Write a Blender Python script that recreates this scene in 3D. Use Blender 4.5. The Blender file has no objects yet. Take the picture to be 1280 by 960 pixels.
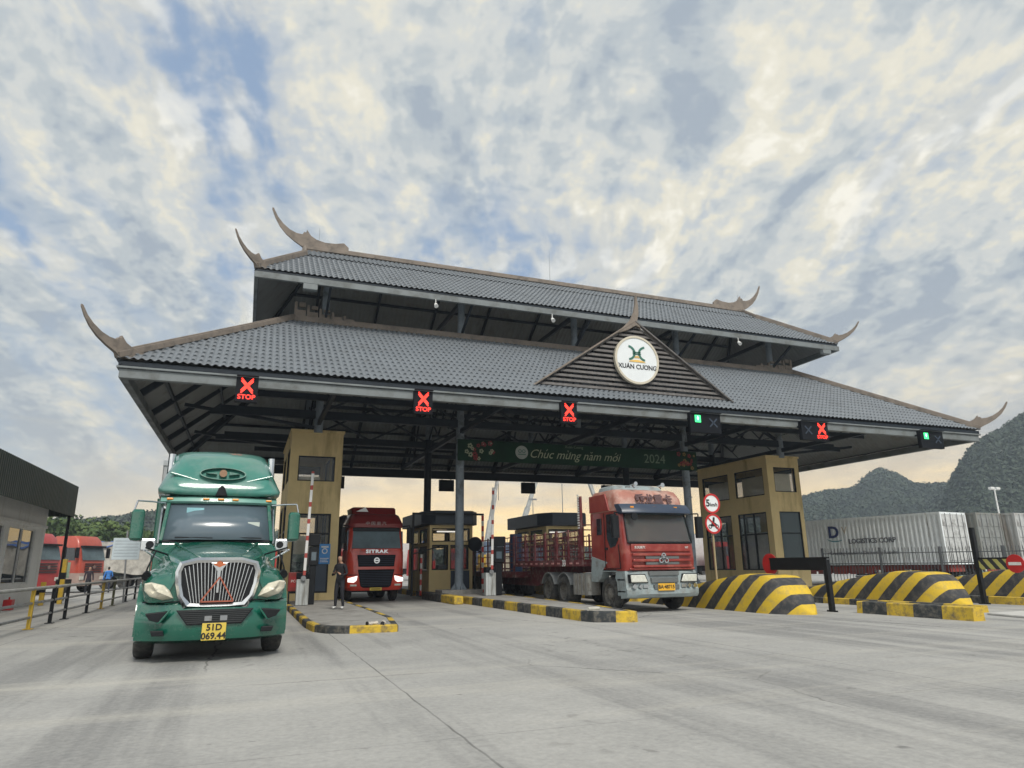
import bpy, bmesh, math, random
from mathutils import Vector, Matrix
random.seed(7)
R=math.radians; PI=math.pi
sc=bpy.context.scene
col=sc.collection

# ---------------------------------------------------------------- materials
MATS={}
def _n(nt,t,**k):
    n=nt.nodes.new(t)
    for a,b in k.items(): setattr(n,a,b)
    return n
def mat(name,c,rough=.6,metal=0.,var=.12,scale=3.,bump=0.,bscale=40.,dirt=None,dirt_amt=0.,dirt_scale=1.2,emit=0.,coat=0.,streak=False,spec=.5):
    """procedural principled material: base colour broken up by noise, optional dirt patches, bump"""
    if name in MATS: return MATS[name]
    m=bpy.data.materials.new(name); m.use_nodes=True; nt=m.node_tree; L=nt.links.new
    b=nt.nodes['Principled BSDF']
    b.inputs['Roughness'].default_value=rough; b.inputs['Metallic'].default_value=metal
    b.inputs['Coat Weight'].default_value=coat; b.inputs['Specular IOR Level'].default_value=spec
    tc=_n(nt,'ShaderNodeTexCoord')
    no=_n(nt,'ShaderNodeTexNoise'); no.inputs['Scale'].default_value=scale; no.inputs['Detail'].default_value=6; no.inputs['Roughness'].default_value=.62
    L(tc.outputs['Object'],no.inputs['Vector'])
    ra=_n(nt,'ShaderNodeValToRGB'); ra.color_ramp.elements[0].position=.3; ra.color_ramp.elements[1].position=.7
    ra.color_ramp.elements[0].color=tuple(max(0,x*(1-var)) for x in c)+(1,)
    ra.color_ramp.elements[1].color=tuple(min(1,x*(1+var)) for x in c)+(1,)
    L(no.outputs['Fac'],ra.inputs['Fac']); out=ra.outputs['Color']
    if dirt:
        mp=_n(nt,'ShaderNodeMapping'); L(tc.outputs['Object'],mp.inputs['Vector'])
        if streak: mp.inputs['Scale'].default_value=(1,1,.12)
        n2=_n(nt,'ShaderNodeTexNoise'); n2.inputs['Scale'].default_value=dirt_scale; n2.inputs['Detail'].default_value=8; n2.inputs['Roughness'].default_value=.7
        L(mp.outputs['Vector'],n2.inputs['Vector'])
        r2=_n(nt,'ShaderNodeValToRGB'); r2.color_ramp.elements[0].position=.62-dirt_amt*.35; r2.color_ramp.elements[1].position=.72-dirt_amt*.1
        L(n2.outputs['Fac'],r2.inputs['Fac'])
        mx=_n(nt,'ShaderNodeMix',data_type='RGBA'); L(r2.outputs['Color'],mx.inputs['Factor'])
        L(out,mx.inputs[6]); mx.inputs[7].default_value=tuple(dirt)+(1,)
        out=mx.outputs[2]
        rr=_n(nt,'ShaderNodeMapRange'); rr.inputs['To Min'].default_value=rough; rr.inputs['To Max'].default_value=min(1,rough+.35)
        L(r2.outputs['Color'],rr.inputs['Value']); L(rr.outputs['Result'],b.inputs['Roughness'])
    L(out,b.inputs['Base Color'])
    if bump:
        n3=_n(nt,'ShaderNodeTexNoise'); n3.inputs['Scale'].default_value=bscale; n3.inputs['Detail'].default_value=5
        L(tc.outputs['Object'],n3.inputs['Vector'])
        bp=_n(nt,'ShaderNodeBump'); bp.inputs['Strength'].default_value=bump; bp.inputs['Distance'].default_value=.02
        L(n3.outputs['Fac'],bp.inputs['Height']); L(bp.outputs['Normal'],b.inputs['Normal'])
    if emit:
        b.inputs['Emission Color'].default_value=tuple(c)+(1,); b.inputs['Emission Strength'].default_value=emit
    MATS[name]=m; return m
def glass(name,tint=(.02,.025,.03),opac=.6,rough=.03):
    """window pane: part see-through, part tinted, glossy"""
    if name in MATS: return MATS[name]
    m=bpy.data.materials.new(name); m.use_nodes=True; nt=m.node_tree; L=nt.links.new
    b=nt.nodes['Principled BSDF']; b.inputs['Base Color'].default_value=tuple(tint)+(1,); b.inputs['Roughness'].default_value=rough
    b.inputs['Specular IOR Level'].default_value=.8
    tr=_n(nt,'ShaderNodeBsdfTransparent'); mx=_n(nt,'ShaderNodeMixShader'); lw=_n(nt,'ShaderNodeLayerWeight'); fr=_n(nt,'ShaderNodeMath',operation='POWER'); L(lw.outputs['Facing'],fr.inputs[0]); fr.inputs[1].default_value=4.
    ad=_n(nt,'ShaderNodeMath',operation='ADD',use_clamp=True); ad.inputs[1].default_value=opac
    L(fr.outputs[0],ad.inputs[0]); L(ad.outputs[0],mx.inputs[0]); L(tr.outputs[0],mx.inputs[1]); L(b.outputs[0],mx.inputs[2])
    L(mx.outputs[0],nt.nodes['Material Output'].inputs['Surface'])
    MATS[name]=m; return m
def stripes(name,ca,cb,period,axis_v,wear=.35,rough=.75,duty=.5):
    """painted bands: axis_v = direction vector (object space) along which the bands alternate"""
    if name in MATS: return MATS[name]
    m=bpy.data.materials.new(name); m.use_nodes=True; nt=m.node_tree; L=nt.links.new
    b=nt.nodes['Principled BSDF']; b.inputs['Roughness'].default_value=rough
    tc=_n(nt,'ShaderNodeTexCoord'); d=_n(nt,'ShaderNodeVectorMath',operation='DOT_PRODUCT'); d.inputs[1].default_value=axis_v
    L(tc.outputs['Object'],d.inputs[0])
    nw=_n(nt,'ShaderNodeTexNoise'); nw.inputs['Scale'].default_value=7; L(tc.outputs['Object'],nw.inputs['Vector'])
    wob=_n(nt,'ShaderNodeMath',operation='MULTIPLY_ADD'); L(nw.outputs['Fac'],wob.inputs[0]); wob.inputs[1].default_value=.04; L(d.outputs['Value'],wob.inputs[2])
    dv=_n(nt,'ShaderNodeMath',operation='DIVIDE'); L(wob.outputs[0],dv.inputs[0]); dv.inputs[1].default_value=period
    fr=_n(nt,'ShaderNodeMath',operation='FLOORED_MODULO'); L(dv.outputs[0],fr.inputs[0]); fr.inputs[1].default_value=1
    gt=_n(nt,'ShaderNodeMath',operation='GREATER_THAN'); L(fr.outputs[0],gt.inputs[0]); gt.inputs[1].default_value=duty
    mx=_n(nt,'ShaderNodeMix',data_type='RGBA'); L(gt.outputs[0],mx.inputs['Factor']); mx.inputs[6].default_value=tuple(ca)+(1,); mx.inputs[7].default_value=tuple(cb)+(1,)
    n2=_n(nt,'ShaderNodeTexNoise'); n2.inputs['Scale'].default_value=3.5; n2.inputs['Detail'].default_value=10; n2.inputs['Roughness'].default_value=.75; L(tc.outputs['Object'],n2.inputs['Vector'])
    r2=_n(nt,'ShaderNodeValToRGB'); r2.color_ramp.elements[0].position=.66-wear*.35; r2.color_ramp.elements[1].position=.74-wear*.1
    L(n2.outputs['Fac'],r2.inputs['Fac'])
    wm=_n(nt,'ShaderNodeMath',operation='MULTIPLY'); L(r2.outputs['Color'],wm.inputs[0]); wm.inputs[1].default_value=.55
    m2=_n(nt,'ShaderNodeMix',data_type='RGBA'); L(wm.outputs[0],m2.inputs['Factor']); L(mx.outputs[2],m2.inputs[6]); m2.inputs[7].default_value=(.2,.17,.13,1)
    L(m2.outputs[2],b.inputs['Base Color'])
    bp=_n(nt,'ShaderNodeBump'); bp.inputs['Strength'].default_value=.3; bp.inputs['Distance'].default_value=.01
    L(n2.outputs['Fac'],bp.inputs['Height']); L(bp.outputs['Normal'],b.inputs['Normal'])
    MATS[name]=m; return m
def glow(name,c,s):
    if name in MATS: return MATS[name]
    m=bpy.data.materials.new(name); m.use_nodes=True
    b=m.node_tree.nodes['Principled BSDF']; b.inputs['Base Color'].default_value=(.02,.02,.02,1)
    b.inputs['Emission Color'].default_value=tuple(c)+(1,); b.inputs['Emission Strength'].default_value=s
    MATS[name]=m; return m

# ---------------------------------------------------------------- mesh builder
class MB:
    def __init__(s): s.v=[]; s.f=[]; s.m=[]; s.cur=0
    def add(s,vs,fs,M=None):
        o=len(s.v)
        s.v+= [tuple(M@Vector(p)) for p in vs] if M else [tuple(p) for p in vs]
        s.f+= [tuple(o+i for i in f) for f in fs]; s.m+=[s.cur]*len(fs); return s
    def box(s,x0,y0,z0,x1,y1,z1,M=None):
        v=[(x0,y0,z0),(x1,y0,z0),(x1,y1,z0),(x0,y1,z0),(x0,y0,z1),(x1,y0,z1),(x1,y1,z1),(x0,y1,z1)]
        return s.add(v,[(0,3,2,1),(4,5,6,7),(0,1,5,4),(1,2,6,5),(2,3,7,6),(3,0,4,7)],M)
    def bar(s,a,b,w,h=None,up=(0,0,1)):
        """square bar from a to b, width w, height h"""
        h=h or w; a=Vector(a); b=Vector(b); d=(b-a); l=d.length; d.normalize(); up=Vector(up)
        x=d.cross(up)
        if x.length<1e-4: x=d.cross(Vector((0,1,0)))
        x.normalize(); z=x.cross(d)
        v=[a+x*i*w/2+z*j*h/2+d*k*l for k in (0,1) for i,j in ((-1,-1),(1,-1),(1,1),(-1,1))]
        return s.add(v,[(0,1,2,3),(7,6,5,4),(0,4,5,1),(1,5,6,2),(2,6,7,3),(3,7,4,0)])
    def cyl(s,a,b,r0,r1=None,n=14,caps=True):
        r1=r0 if r1 is None else r1; a=Vector(a); b=Vector(b); d=(b-a).normalized()
        x=d.orthogonal().normalized(); y=d.cross(x)
        v=[p+(x*math.cos(2*PI*i/n)+y*math.sin(2*PI*i/n))*r for p,r in ((a,r0),(b,r1)) for i in range(n)]
        f=[(i,(i+1)%n,n+(i+1)%n,n+i) for i in range(n)]
        if caps: f+=[tuple(range(n))[::-1],tuple(range(n,2*n))]
        return s.add(v,f)
    def tube(s,pts,r,n=8,r1=None):
        for i in range(len(pts)-1):
            t0=i/(len(pts)-1); t1=(i+1)/(len(pts)-1); q=r if r1 is None else r1
            s.cyl(pts[i],pts[i+1],r+(q-r)*t0,r+(q-r)*t1,n)
        return s
    def prism(s,poly,axis,a,b,M=None):
        """poly = 2D points; extruded along axis 'x','y' or 'z' from a to b"""
        def P(p,t): return {'x':(t,p[0],p[1]),'y':(p[0],t,p[1]),'z':(p[0],p[1],t)}[axis]
        n=len(poly); v=[P(p,a) for p in poly]+[P(p,b) for p in poly]
        f=[(i,(i+1)%n,n+(i+1)%n,n+i) for i in range(n)]+[tuple(range(n))[::-1],tuple(range(n,2*n))]
        return s.add(v,f,M)
    def loft(s,secs,closed=True,caps=True):
        n=len(secs[0]); o=[]
        for q in secs: o+=list(q)
        f=[]
        for k in range(len(secs)-1):
            for i in range(n if closed else n-1):
                j=(i+1)%n; f.append((k*n+i,k*n+j,(k+1)*n+j,(k+1)*n+i))
        if caps and closed: f+=[tuple(range(n))[::-1],tuple(range((len(secs)-1)*n,len(secs)*n))]
        return s.add(o,f)
    def rloft(s,st,n=5):
        """stack of rounded rectangles: stations (z,x0,x1,y0,y1,r)"""
        secs=[]
        for z,x0,x1,y0,y1,r in st:
            q=[]
            for cx,cy,a0 in ((x0+r,y0+r,180),(x1-r,y0+r,270),(x1-r,y1-r,0),(x0+r,y1-r,90)):
                rr=r if cy<(y0+y1)/2 else min(r,.06)
                ccx=cx if rr==r else (x0+rr if a0==90 else x1-rr); ccy=cy if rr==r else y1-rr
                for k in range(n): 
                    a=R(a0+90*k/(n-1)); q.append((ccx+rr*math.cos(a),ccy+rr*math.sin(a),z))
            secs.append(q)
        return s.loft(secs)
    def disc(s,c,r,axis='y',t=.02,n=28):
        c=Vector(c); d={'x':Vector((1,0,0)),'y':Vector((0,1,0)),'z':Vector((0,0,1))}[axis]
        return s.cyl(c-d*t/2,c+d*t/2,r,r,n)
    def ring(s,c,r0,r1,axis='y',t=.03,n=32):
        c=Vector(c); ax={'x':(Vector((0,1,0)),Vector((0,0,1)),Vector((1,0,0))),'y':(Vector((1,0,0)),Vector((0,0,1)),Vector((0,1,0))),'z':(Vector((1,0,0)),Vector((0,1,0)),Vector((0,0,1)))}[axis]
        secs=[]
        for i in range(n+1):
            a=2*PI*i/n; e=ax[0]*math.cos(a)+ax[1]*math.sin(a)
            secs.append([c+e*r0-ax[2]*t/2,c+e*r1-ax[2]*t/2,c+e*r1+ax[2]*t/2,c+e*r0+ax[2]*t/2])
        return s.loft(secs,True,False)
    def build(s,name,m,parent=None,smooth=False,bevel=0,loc=None,subsurf=0,weld=False):
        me=bpy.data.meshes.new(name); me.from_pydata(s.v,[],s.f)
        ms=m if isinstance(m,(list,tuple)) else [m]
        for x in ms:
            if x: me.materials.append(x)
        if len(ms)>1: me.polygons.foreach_set('material_index',s.m)
        bm=bmesh.new(); bm.from_mesh(me)
        if weld: bmesh.ops.remove_doubles(bm,verts=bm.verts,dist=1e-4)
        bmesh.ops.recalc_face_normals(bm,faces=bm.faces); bm.to_mesh(me); bm.free()
        if smooth:
            me.polygons.foreach_set('use_smooth',[True]*len(me.polygons))
        me.update()
        o=bpy.data.objects.new(name,me); col.objects.link(o)
        if parent: o.parent=parent
        if loc: o.location=loc
        if bevel:
            b=o.modifiers.new('bevel','BEVEL'); b.width=bevel; b.segments=2; b.limit_method='ANGLE'; b.angle_limit=R(40); b.harden_normals=False
        if subsurf:
            b=o.modifiers.new('sub','SUBSURF'); b.levels=subsurf; b.render_levels=subsurf
        if smooth and not subsurf:
            try:
                me.set_sharp_from_angle(angle=R(38))
            except Exception: pass
        return o
def thing(name,label,cat,loc=(0,0,0),rz=0,group=None):
    o=bpy.data.objects.new(name,None); col.objects.link(o); o.location=loc; o.rotation_euler=(0,0,rz)
    o.empty_display_size=.3; tag(o,label,cat,group); return o
def tag(o,label,cat,group=None):
    o['label']=label; o['category']=cat
    if group: o['group']=group
    return o
def struct(o): o['kind']='structure'; return o
def stuff(o): o['kind']='stuff'; return o
def copy_tree(o,parent=None):
    c=o.copy(); col.objects.link(c)
    c.parent=parent
    for ch in list(o.children): copy_tree(ch,c)
    return c
def text(name,s,size,m,parent,loc,rot=(R(90),0,0),align='CENTER',depth=.006,xs=1.,shear=0.,bold=0.,space=1.):
    cu=bpy.data.curves.new(name,'FONT'); cu.body=s; cu.size=size; cu.extrude=depth/2; cu.align_x=align; cu.align_y='CENTER'; cu.shear=shear; cu.offset=bold; cu.space_character=space
    cu.resolution_u=3
    t=bpy.data.objects.new('tmp_text',cu); col.objects.link(t)
    bpy.context.view_layer.update()
    dg=bpy.context.evaluated_depsgraph_get()
    me=bpy.data.meshes.new_from_object(t.evaluated_get(dg)); bpy.data.objects.remove(t)
    for v in me.vertices: v.co.x*=xs
    me.materials.clear(); me.materials.append(m); me.name=name
    o=bpy.data.objects.new(name,me); col.objects.link(o); o.parent=parent; o.location=loc; o.rotation_euler=rot
    return o
def vtext(name,s,size,m,parent,loc,rot=(R(90),0,0),shear=0.,bold=0.,xs=1.,depth=.006):
    """Vietnamese lettering: base letters as one text, hooks and tone marks added as strokes of the same mesh"""
    base={'ư':'u','ơ':'o','Ư':'U','Ơ':'O','ớ':'o','ừ':'u','ă':'a','Â':'A','ú':'u'}
    def wid(q):
        cu=bpy.data.curves.new('w','FONT'); cu.body=q+'|'; cu.size=size; t=bpy.data.objects.new('tmp',cu); col.objects.link(t); bpy.context.view_layer.update(); w=t.dimensions.x; bpy.data.objects.remove(t); return w
    b=''.join(base.get(c,c) for c in s); o=text(name,b,size,m,parent,loc,rot,'LEFT',depth,1.,shear,bold)
    mb=MB(); h0=size*.0
    ys=[v.co.y for v in o.data.vertices]; off=None
    for i,c in enumerate(s):
        if c not in base: continue
        x0=wid(b[:i]) ; x1=wid(b[:i+1]); x0-=size*.12; x1-=size*.12; up=c.isupper(); xh=size*(.36 if up else .20); cx=(x0+x1)/2; th=size*.05; ww=x1-x0
        def st(ax,ay,bx,by):
            k=shear; mb.bar((ax+k*ay,ay,0),(bx+k*by,by,0),th,depth,up=(0,0,1))
        if c in 'ươƯƠớừ':
            st(x1-ww*.16,xh-size*.03,x1-ww*.0,xh+size*.02); st(x1-ww*.0,xh+size*.0,x1+ww*.02,xh+size*.10)
        if c in 'ớú': st(cx-size*.02,xh+size*.10,cx+size*.08,xh+size*.24)
        if c=='ừ': st(cx+size*.02,xh+size*.10,cx-size*.08,xh+size*.24)
        if c=='ă': st(cx-size*.09,xh+size*.2,cx-size*.03,xh+size*.12); st(cx-size*.03,xh+size*.12,cx+size*.04,xh+size*.12); st(cx+size*.04,xh+size*.12,cx+size*.1,xh+size*.2)
        if c=='Â': st(cx-size*.1,xh+size*.06,cx,xh+size*.15); st(cx,xh+size*.15,cx+size*.1,xh+size*.06)
    bm=bmesh.new(); bm.from_mesh(o.data); tmp=bpy.data.meshes.new('t'); tmp.from_pydata(mb.v,[],mb.f); bm.from_mesh(tmp); bm.to_mesh(o.data); bm.free()
    xsn=[v.co.x for v in o.data.vertices]; mid=(min(xsn)+max(xsn))/2
    for v in o.data.vertices: v.co.x=(v.co.x-mid)*xs
    return o
def wall_holes(mb,x0,x1,z0,z1,y,th,holes,axis='x'):
    """wall panel with openings; axis 'x': runs along x at y..y+th ; axis 'y': runs along y at x=y..y+th"""
    xs=sorted({x0,x1,*[h[0] for h in holes],*[h[1] for h in holes]}); zs=sorted({z0,z1,*[h[2] for h in holes],*[h[3] for h in holes]})
    def P(a,b,c): return (a,b,c) if axis=='x' else (b,a,c)
    def hole(a,c): return any(h[0]<a<h[1] and h[2]<c<h[3] for h in holes)
    solid={}
    for i in range(len(xs)-1):
        for k in range(len(zs)-1):
            solid[i,k]=not hole((xs[i]+xs[i+1])/2,(zs[k]+zs[k+1])/2)
    for (i,k),sd in solid.items():
        if not sd: continue
        a,b,c,d=xs[i],xs[i+1],zs[k],zs[k+1]
        mb.add([P(a,y,c),P(b,y,c),P(b,y,d),P(a,y,d)],[(0,1,2,3)]); mb.add([P(a,y+th,c),P(b,y+th,c),P(b,y+th,d),P(a,y+th,d)],[(3,2,1,0)])
        if not solid.get((i-1,k)): mb.add([P(a,y,c),P(a,y+th,c),P(a,y+th,d),P(a,y,d)],[(0,1,2,3)])
        if not solid.get((i+1,k)): mb.add([P(b,y,c),P(b,y+th,c),P(b,y+th,d),P(b,y,d)],[(0,1,2,3)])
        if not solid.get((i,k-1)): mb.add([P(a,y,c),P(b,y,c),P(b,y+th,c),P(a,y+th,c)],[(0,1,2,3)])
        if not solid.get((i,k+1)): mb.add([P(a,y,d),P(b,y,d),P(b,y+th,d),P(a,y+th,d)],[(0,1,2,3)])
    return mb

# shared materials
BEIGE=mat('brown_render',(.205,.17,.14),.85,var=.14,scale=2,bump=.25,dirt=(.12,.105,.09),dirt_amt=.4,dirt_scale=2.5)
TILE=mat('grey_tile_sheet',(.165,.182,.20),.42,var=.08,scale=.8,dirt=(.13,.14,.15),dirt_amt=.25,dirt_scale=1.1)
SOFFIT=mat('roof_sheet_underside',(.23,.24,.235),.6,var=.1,scale=1,dirt=(.2,.19,.17),dirt_amt=.25,dirt_scale=1.2)
FRAME=mat('dark_blue_steel',(.014,.020,.028),.55,var=.2,scale=4,spec=.25)
GUTTER=mat('gutter_grey',(.17,.19,.195),.55,var=.1,dirt=(.11,.115,.11),dirt_amt=.5,dirt_scale=1.5)
COLUMN=mat('column_blue_grey',(.21,.25,.29),.5,var=.12,dirt=(.07,.075,.07),dirt_amt=.3)
OCHRE=mat('ochre_wall',(.64,.50,.25),.85,var=.08,scale=1.5,bump=.15,bscale=60,dirt=(.36,.27,.13),dirt_amt=.25,dirt_scale=1.1,streak=True)
BLACK=mat('black_paint',(.009,.010,.012),.5,var=.3,spec=.25)
DARKBOX=mat('dark_box',(.006,.007,.010),.6,var=.2,spec=.15)
RUBBER=mat('tyre_rubber',(.022,.022,.022),.85,var=.25,scale=8,bump=.2,dirt=(.1,.095,.085),dirt_amt=.5,dirt_scale=5)
CHROME=mat('chrome',(.62,.63,.64),.18,metal=1.,var=.05,scale=8)
STEEL=mat('grey_steel',(.28,.29,.3),.45,metal=.6,var=.15,dirt=(.16,.14,.12),dirt_amt=.3,dirt_scale=3)
ALU=mat('dusty_aluminium',(.42,.41,.38),.5,metal=.5,var=.15,dirt=(.25,.22,.18),dirt_amt=.5,dirt_scale=4)
WHITE=mat('white_paint',(.72,.72,.70),.5,var=.06,dirt=(.4,.38,.33),dirt_amt=.3,dirt_scale=3)
REDP=mat('sign_red',(.48,.015,.015),.5,var=.08)
CONC=mat('plinth_concrete',(.3,.29,.27),.9,var=.15,bump=.4,dirt=(.16,.15,.14),dirt_amt=.4)
GLASS=glass('booth_glass',(.06,.075,.08),.22)
WSHIELD=glass('windscreen_glass',(.11,.15,.18),.86,.2)
LAMP=mat('headlamp_lens',(.62,.62,.55),.12,var=.15,scale=14,coat=.6)
AMBER=mat('amber_lens',(.75,.28,.03),.25,var=.1)
PLATE=mat('yellow_plate',(.62,.46,.07),.5,var=.06)
INK=mat('black_ink',(.01,.01,.012),.5,var=.1)
KERB=stripes('kerb_bands',(.025,.028,.03),(.50,.34,.03),1.15,(0,1,0),wear=.75)
# ================================================================ TOLL GATE CANOPY
gate=thing('toll_gate','two-tier pagoda roofed truck toll gate with grey tiled roofs on round steel columns','toll gate',(15.5,34.15,0))
GX,GY=15.5,34.15
def g(x,y,z): return (x-GX,y-GY,z)
PITCH=.24
def tile_slope(name,e0,e1,t0,t1,out,parent,rows):
    """e0,e1 eave corners, t0,t1 top corners; sheet with running waves and stepped rows"""
    e0,e1,t0,t1=[Vector(p) for p in (e0,e1,t0,t1)]
    L=(e1-e0).length; d=(e1-e0)/L
    nrm=d.cross(((t0+t1)/2-(e0+e1)/2)).normalized()
    if nrm.z<0: nrm=-nrm
    st=PITCH/7; n=int(L/st); ss=[i*L/n for i in range(n+1)]
    up0=t0-e0; a0=up0.dot(d); a1=(t1-e0).dot(d)
    up=(up0-d*a0)
    vs=[];fs=[];W=len(ss); rowsv=[]
    for r in range(rows):
        rowsv+=[(r/rows,.012),((r+.94)/rows,-.045)]
    rowsv.append((1,-.045))
    for t,off in rowsv:
        l=a0*t; h=L+(a1-L)*t
        for s in ss:
            q=min(max(s,l),h)
            w=math.cos(2*PI*s/PITCH); w=(abs(w)**.8)*(1 if w>0 else -1)
            # scalloped lower lip of every row
            lip=(.055*w/8.6 if off>0 and 0<t<1 else 0)
            p=e0+d*q+up*max(0,t-lip)+nrm*(.030*w+off+.06)
            vs.append(p)
    mb=MB(); 
    for k in range(len(rowsv)-1):
        l0=a0*rowsv[k][0];h0=L+(a1-L)*rowsv[k][0]
        for i in range(W-1):
            if ss[i+1]<=l0 or ss[i]>=h0: continue
            fs.append((k*W+i,k*W+i+1,(k+1)*W+i+1,(k+1)*W+i))
    mb.add(vs,fs); o=mb.build(name,TILE,parent,smooth=False)
    o.data.polygons.foreach_set('use_smooth',[True]*len(o.data.polygons))
    try: o.data.set_sharp_from_angle(angle=R(50))
    except Exception: pass
    return o
def sheet_under(name,e0,e1,t0,t1,parent,drop=.16,inset=.12):
    e0,e1,t0,t1=[Vector(p) for p in (e0,e1,t0,t1)]
    d=(e1-e0).normalized(); nrm=d.cross(((t0+t1)/2-(e0+e1)/2)).normalized()
    if nrm.z<0: nrm=-nrm
    L=(e1-e0).length; N=int(L/.25); mb=MB(); vs=[];fs=[]
    a0=(t0-e0).dot(d); a1=(t1-e0).dot(d); up=(t0-e0)-d*a0
    M=4
    for k in range(M+1):
        t=k/M; l=a0*t;h=L+(a1-L)*t
        for i in range(N*3+1):
            s=i*L/(N*3); q=min(max(s,l),h)
            vs.append(e0+d*q+up*t-nrm*(drop+(.02 if i%3==0 else 0)))
    W=N*3+1
    for k in range(M):
        for i in range(W-1): fs.append((k*W+i,k*W+i+1,(k+1)*W+i+1,(k+1)*W+i))
    mb.add(vs,fs); return mb.build(name,SOFFIT,parent)
# lower roof
LE=(-4.3,34.9,23.6,44.7,7.92); LT=(1.2,29.9,30.8,37.5,12.4)
def corners(E,T):
    e=[g(E[0],E[2],E[4]),g(E[1],E[2],E[4]),g(E[1],E[3],E[4]),g(E[0],E[3],E[4])]
    t=[g(T[0],T[2],T[4]),g(T[1],T[2],T[4]),g(T[1],T[3],T[4]),g(T[0],T[3],T[4])]
    return e,t
le,lt=corners(LE,LT)
for i in range(4):
    j=(i+1)%4
    tile_slope('lower_roof_slope',le[i],le[j],lt[i],lt[j],0,gate,17)
    sheet_under('lower_soffit',le[i],le[j],lt[i],lt[j],gate)
# upper roof
UE=(-.56,31.66,28.8,39.5,13.83); GB=16.6
ue=[g(UE[0],UE[2],UE[4]),g(UE[1],UE[2],UE[4]),g(UE[1],UE[3],UE[4]),g(UE[0],UE[3],UE[4])]
RZ=17.5; RU0,RU1=1.6,29.5
tb=(GB-UE[4])/(RZ-UE[4]); yb=UE[2]+tb*(GY-UE[2]); ybk=UE[3]-tb*(UE[3]-GY)
# front & rear slopes in two pieces (hipped below, gabled above)
hips=[g(RU0,yb,GB),g(RU1,yb,GB),g(RU1,ybk,GB),g(RU0,ybk,GB)]
rg=[g(RU0,GY,RZ),g(RU1,GY,RZ)]
for (a,b,c,d,rw) in ((ue[0],ue[1],hips[0],hips[1],11),(hips[0],hips[1],rg[0],rg[1],4),(ue[2],ue[3],hips[2],hips[3],11),(hips[2],hips[3],rg[1],rg[0],4),(ue[1],ue[2],hips[1],hips[2],9),(ue[3],ue[0],hips[3],hips[0],9)):
    tile_slope('upper_roof_slope',a,b,c,d,0,gate,rw)
    sheet_under('upper_soffit',a,b,c,d,gate)
for u,s in ((RU0,-1),(RU1,1)):
    m=MB(); m.prism([(yb-.05-GY,GB-.05),(ybk+.05-GY,GB-.05),(0,RZ+.12)],'x',u-GX+s*.0,u-GX+s*.12); m.build('gablet',BEIGE,gate,bevel=.01)
# fascia + gutters
def ring_box(name,E,z0,z1,off,th,m):
    x0,x1,y0,y1=E[0]-off-GX,E[1]+off-GX,E[2]-off-GY,E[3]+off-GY
    for a in ((x0,y0,z0,x1,y0+th,z1),(x0,y1-th,z0,x1,y1,z1),(x0,y0+th,z0,x0+th,y1-th,z1),(x1-th,y0+th,z0,x1,y1-th,z1)):
        MB().box(*a).build(name,m,gate,bevel=.015)
ring_box('fascia',LE,7.74,7.90,-.06,.05,FRAME)
ring_box('eave_gutter',LE,7.36,7.66,-.10,.22,GUTTER)
ring_box('eave_lip',LE,7.665,7.735,-.02,.08,GUTTER)
ring_box('fascia',UE,13.72,13.84,-.02,.06,FRAME)
ring_box('eave_gutter',UE,13.44,13.72,.04,.16,GUTTER)
# ridge caps
def cap(a,b,w=.26,h=.24,name='ridge_cap',lift=.14):
    a=Vector(a)+Vector((0,0,lift)); b=Vector(b)+Vector((0,0,lift))
    m=MB(); m.bar(a,b,w,h); m.bar(a+Vector((0,0,h/2+.03)),b+Vector((0,0,h/2+.03)),w*.55,.07); return m.build(name,BEIGE,gate,bevel=.02)
for i in range(4): cap(le[i],lt[i],.26,.2)
for i in range(4):
    cap(lt[i],lt[(i+1)%4],.3,.24,'roof_top_kerb',.06)
for i in range(4): cap(ue[i],hips[i],.24,.22)
cap(rg[0],rg[1],.22,.2)
for i,r_ in ((0,0),(3,0),(1,1),(2,1)): cap(hips[i],rg[r_],.16,.16)
# stepped fretwork at the corners of the lower roof top
for i in (0,1,2,3):
    c=Vector(lt[i]); sx=1 if i in (0,3) else -1; sy=1 if i in (0,1) else -1
    m=MB()
    for k in range(5):
        h=.62-.11*k; x=c.x+sx*(.0+.55*k)
        m.box(min(x,x+sx*.5),c.y-.06,c.z+.24,max(x,x+sx*.5),c.y+.06,c.z+.24+h*.45)
        m.box(min(x,x+sx*.12),c.y-.07,c.z+.24,max(x,x+sx*.12),c.y+.07,c.z+.28+h)
        if k<3: m.box(min(x+sx*.2,x+sx*.48),c.y-.05,c.z+.3+h*.6,max(x+sx*.2,x+sx*.48),c.y+.05,c.z+.27+h)
    m.build('ridge_fretwork',BEIGE,gate,bevel=.01)
# horn finials: flat curved profile in (outward, up), thickened
HORN=[(-1.75,-.12),(-1.75,.16),(-1.55,.34),(-1.2,.26),(-.8,.24),(-.45,.32),(-.22,.46),(-.04,.72),(-.02,.58),(.06,.60),(.12,.48),(.35,.50),(.62,.62),(.9,.86),(1.12,1.14),(1.3,1.5),(1.36,1.52),(1.36,1.42),(1.22,1.06),(1.02,.7),(.75,.38),(.42,.12),(.1,-.08),(-.1,-.26)]
def horn(c,d,sx=1.,sz=1.,th=.16):
    c=Vector(c); d=Vector(d).normalized(); p=Vector((-d.y,d.x,0)); n=len(HORN); m=MB(); 
    vs=[]
    for sgn in (-1,1):
        for e,z in HORN:
            w=th*(1-max(0,e)/1.36*.7)/2
            vs.append(c+d*e*sx+Vector((0,0,z*sz))+p*w*sgn)
    fs=[(i,(i+1)%n,n+(i+1)%n,n+i) for i in range(n)]+[tuple(range(n)),tuple(range(n,2*n))[::-1]]
    m.add(vs,fs); return m.build('horn_finial',BEIGE,gate,bevel=.012)
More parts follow.
